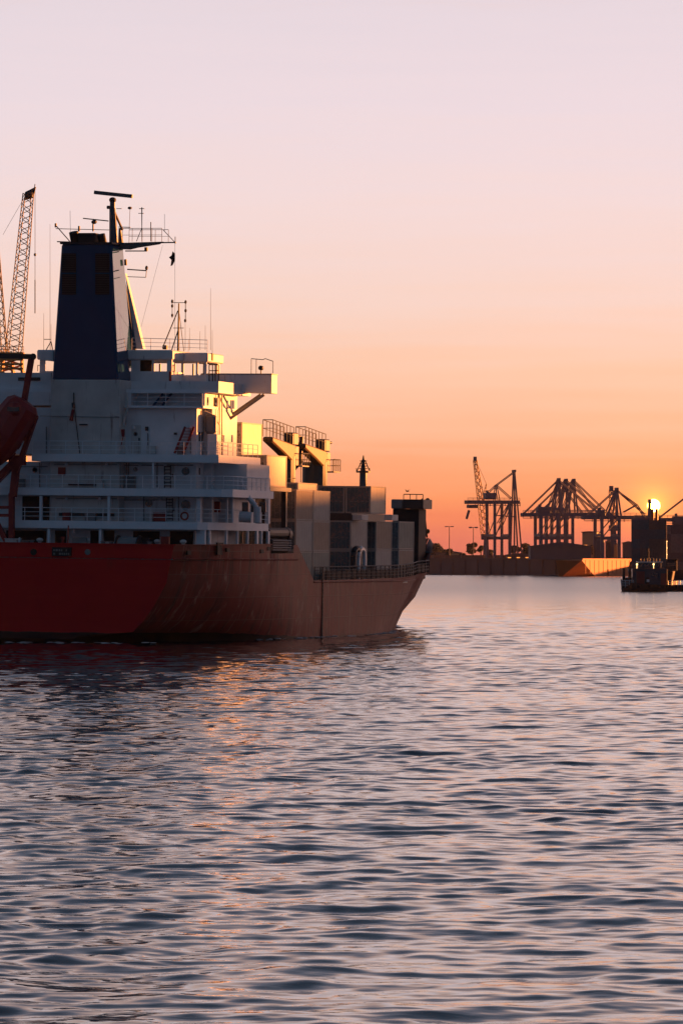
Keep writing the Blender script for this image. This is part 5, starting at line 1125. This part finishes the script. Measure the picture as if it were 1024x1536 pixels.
# built broadside: x to the right along the hull, y depth
k = MB(); n0 = len(k.v); secs = [(-8.5, .4, 2.9), (-8.0, 1.8, 2.6), (-6.5, 3.0, 2.1), (-3, 3.6, 1.7), (3, 3.7, 1.5), (9, 3.6, 1.6), (13, 3.0, 1.9), (14.5, 1.5, 2.2)]
for x_, hb_, zt1 in secs: k.v += [(x_+.5, -hb_*.55, -.8), (x_+.2, -hb_*.9, .3), (x_, -hb_, zt1), (x_, hb_, zt1), (x_+.2, hb_*.9, .3), (x_+.5, hb_*.55, -.8)]
for i in range(len(secs)-1):
    for j in range(6): a_ = i*6+j; b_ = i*6+(j+1) % 6; k.f.append((a_, b_, b_+6, a_+6))
k.f.append(tuple(range(6))); k.f.append(tuple(len(k.v)-6+i for i in range(5, -1, -1))); k.build('hull', SHIPDARK, tg)
k = MB()
for i, x_ in enumerate((-8, -6.5, -4.5, -2, 0, 2, 4, 6, 8)): hb_ = np.interp(x_, [s[0] for s in secs], [s[1] for s in secs]); k = MB(); k.tube((x_, -hb_-.12, .9), (x_, -hb_-.12, 1.5), .5, 8); k.build('tyre_fender', BLACK, tg)
def tbox(name, px0, px1, py0, py1, y0, y1, m_, par=tg, bev=.08):
    a_ = T(px0, py1); b_ = T(px1, py0); k = MB(); k.box(a_[0], b_[0], y0, y1, a_[1], b_[1]); return k.build(name, m_, par, bevel=bev)
dh = tbox('deckhouse', 947, 999, 853, 882, -2.4, 2.4, TUGBLUE); tbox('red_panel', 953, 965, 857, 876, -2.48, -2.402, TUGRED, dh, 0); tbox('red_panel', 989, 998, 860, 880, -2.48, -2.402, TUGRED, dh, 0)
tbox('door', 966, 972, 866, 880, -2.47, -2.402, BLACK, dh, 0); tbox('window', 968, 972, 869, 873, -2.50, -2.472, PIPE, dh, 0)
for x_ in (975, 981): tbox('window', x_, x_+4, 860, 865, -2.46, -2.402, GLASS, dh, 0)
whs = tbox('wheelhouse', 956, 990, 844, 852.4, -1.9, 1.9, TUGBLUE)
for x_ in (957.5, 963.5, 969.5, 975.5, 981.5): tbox('window', x_, x_+4.6, 845.5, 849.5, -1.96, -1.902, GLASS, whs, 0)
tbox('roof', 954, 992, 842.3, 843.9, -2.1, 2.1, PIPE, whs, .05)
for x_ in (953.5, 978.5): p = T(x_, 846.5); k = MB(); k.ell((p[0], -2.3, p[1]), (.22, .22, .22), 8, 5); k.tube((p[0], -2.3, p[1]-.2), (p[0], -2.2, T(0, 852.5)[1]), .06, 5); k.build('deck_lamp', LAMPON, tg)
k = MB()
for a_, b_, y_ in ((930, 948, -2.9), (1000, 1060, -3.2)):
    z_ = T(0, 880)[1]; k.rail([(T(a_, 0)[0], y_, z_-.2), (T(b_, 0)[0], y_, z_-.1)], h=1.6, bars=4, step=.9, r=.06)
k.build('railing', PIPE, tg)
k = MB(); k.tube((T(972, 0)[0], 0, T(0, 843)[1]), (T(972, 0)[0], 0, T(0, 822)[1]), .12, 6, .06); k.bar((T(964, 0)[0], 0, T(0, 835)[1]), (T(980, 0)[0], 0, T(0, 835)[1]), .12, .12); k.rail([(T(960, 0)[0], -1.5, T(0, 842.3)[1]), (T(988, 0)[0], -1.5, T(0, 842.3)[1])], h=.8, bars=2, step=.7, r=.04); k.build('mast', DARK, tg)
k = MB(); a_ = T(934, 868); k.tube((a_[0], -1, T(0, 880)[1]), (a_[0]+.1, -1, T(0, 852)[1]), .35, 8); k.tube((T(941, 0)[0], -.8, T(0, 880)[1]), (T(945, 0)[0], -.8, T(0, 842)[1]), .3, 8, .2); k.box(T(936, 0)[0], T(946, 0)[0], -1.6, 1.4, T(0, 881)[1], T(0, 866)[1]); k.build('towing_gear', SHIPDARK, tg, bevel=.1)
# ------------------------------------------------------------------ gull
p = wpt(610.5, 737, 500); g = thing('seagull', p, (0, 0, R(40)), 'small dark gull flying above the freighter bow', 'bird'); g.scale = (.6, .6, .6)
k = MB(); k.ell((0, 0, 0), (.1, .26, .1), 10, 6); k.ell((0, .28, .04), (.06, .09, .06), 8, 5); k.tube((0, .36, .03), (0, .43, .02), .02, 5, .005); k.tube((0, -.2, 0), (0, -.4, .02), .05, 5, .09); k.build('body', DARK, g, smooth=True)
for s in (-1, 1):
    k = MB(); k.hexa([(s*.06, -.1, .03), (s*.06, .12, .03), (s*.32, .1, .22), (s*.32, -.08, .22), (s*.06, -.1, .06), (s*.06, .12, .06), (s*.32, .1, .25), (s*.32, -.08, .25)]); k.hexa([(s*.32, -.08, .22), (s*.32, .1, .22), (s*.6, -.06, .3), (s*.6, -.1, .3), (s*.32, -.08, .245), (s*.32, .1, .245), (s*.6, -.06, .315), (s*.6, -.1, .315)]); k.build('wing', DARK, g)
# ------------------------------------------------------------------ unseen ship shape added to shade the freighter's lower part
az = SUN_AZ; dist = 480; c_ = Vector((-8+dist*math.sin(az), 420+dist*math.cos(az), 0)); HS = 16.2+dist*math.tan(SUN_EL)
sh = thing('bulk_carrier', c_, (0, 0, -az+R(90)-R(90)), 'tall sided ship lying outside the right edge of the picture', 'ship')
k = MB(); k.hexa([(-85, -12, -1), (85, -12, -1), (85, 12, -1), (-85, 12, -1), (-95, -14, HS*.6), (92, -14, HS*.6), (92, 14, HS*.6), (-95, 14, HS*.6)]); k.build('hull', SHIPDARK, sh, bevel=.5)
k = MB(); k.box(3, 80, -12, 12, HS*.6+.01, HS); k.box(-80, 2.99, -12, 12, HS*.6+.01, HS-3.5); k.build('cargo_hold', CBOX[1], sh, bevel=.2)  # top stepped to set the added shadow line along the freighter

# ------------------------------------------------------------------ evening haze over the river
k = MB(); k.box(-2600, 2600, -800, 6500, -4, 90); hz = k.build('haze', QUAY); hm_ = bpy.data.materials.new('evening_haze'); hm_.use_nodes = True; nt = hm_.node_tree
for n_ in list(nt.nodes):
    if n_.type == 'BSDF_PRINCIPLED': nt.nodes.remove(n_)
pv = nt.nodes.new('ShaderNodeVolumePrincipled'); pv.inputs['Density'].default_value = 1.1e-5; pv.inputs['Color'].default_value = (.68, .68, .92, 1); pv.inputs['Anisotropy'].default_value = .0
nt.links.new(pv.outputs[0], nt.nodes['Material Output'].inputs['Volume']); hz.data.materials[0] = hm_; tag(hz, 'thin warm evening haze over the river', 'haze', kind='stuff')

# foam flecks where the water washes along the hull
k = MB(); rf_ = random.Random(9)
for i in range(170):
    u = rf_.choice([rf_.uniform(18, 60), rf_.uniform(60, 95), rf_.uniform(88, 97)]); hb_ = float(np.interp(u, [0, 10, 16, 24, 45, 52, 62, 70, 78, 94, 98], [-1, 4.9, 7.9, 9.65, 10, 9.7, 8.2, 6.4, 4.3, .2, 0]))
    p_ = SM @ Vector((hb_+abs(rf_.gauss(0, .35))+.06, u, 0)); r_ = rf_.uniform(.05, .22); k.ell((p_.x, p_.y, rf_.uniform(.02, .12)), (r_*rf_.uniform(1, 2.2), r_*1.5, r_*.28), 7, 4)
for i in range(40):
    p_ = SM @ Vector((rf_.uniform(-8, 6), rf_.uniform(-1.5, .5), 0)); r_ = rf_.uniform(.05, .2); k.ell((p_.x, p_.y, rf_.uniform(.0, .1)), (r_*2, r_*1.5, r_*.28), 7, 4)
tag(k.build('foam', mat('foam_white', (.55, .55, .56), .9, var=.1)), 'white foam flecks washing along the freighter hull', 'foam', kind='stuff')
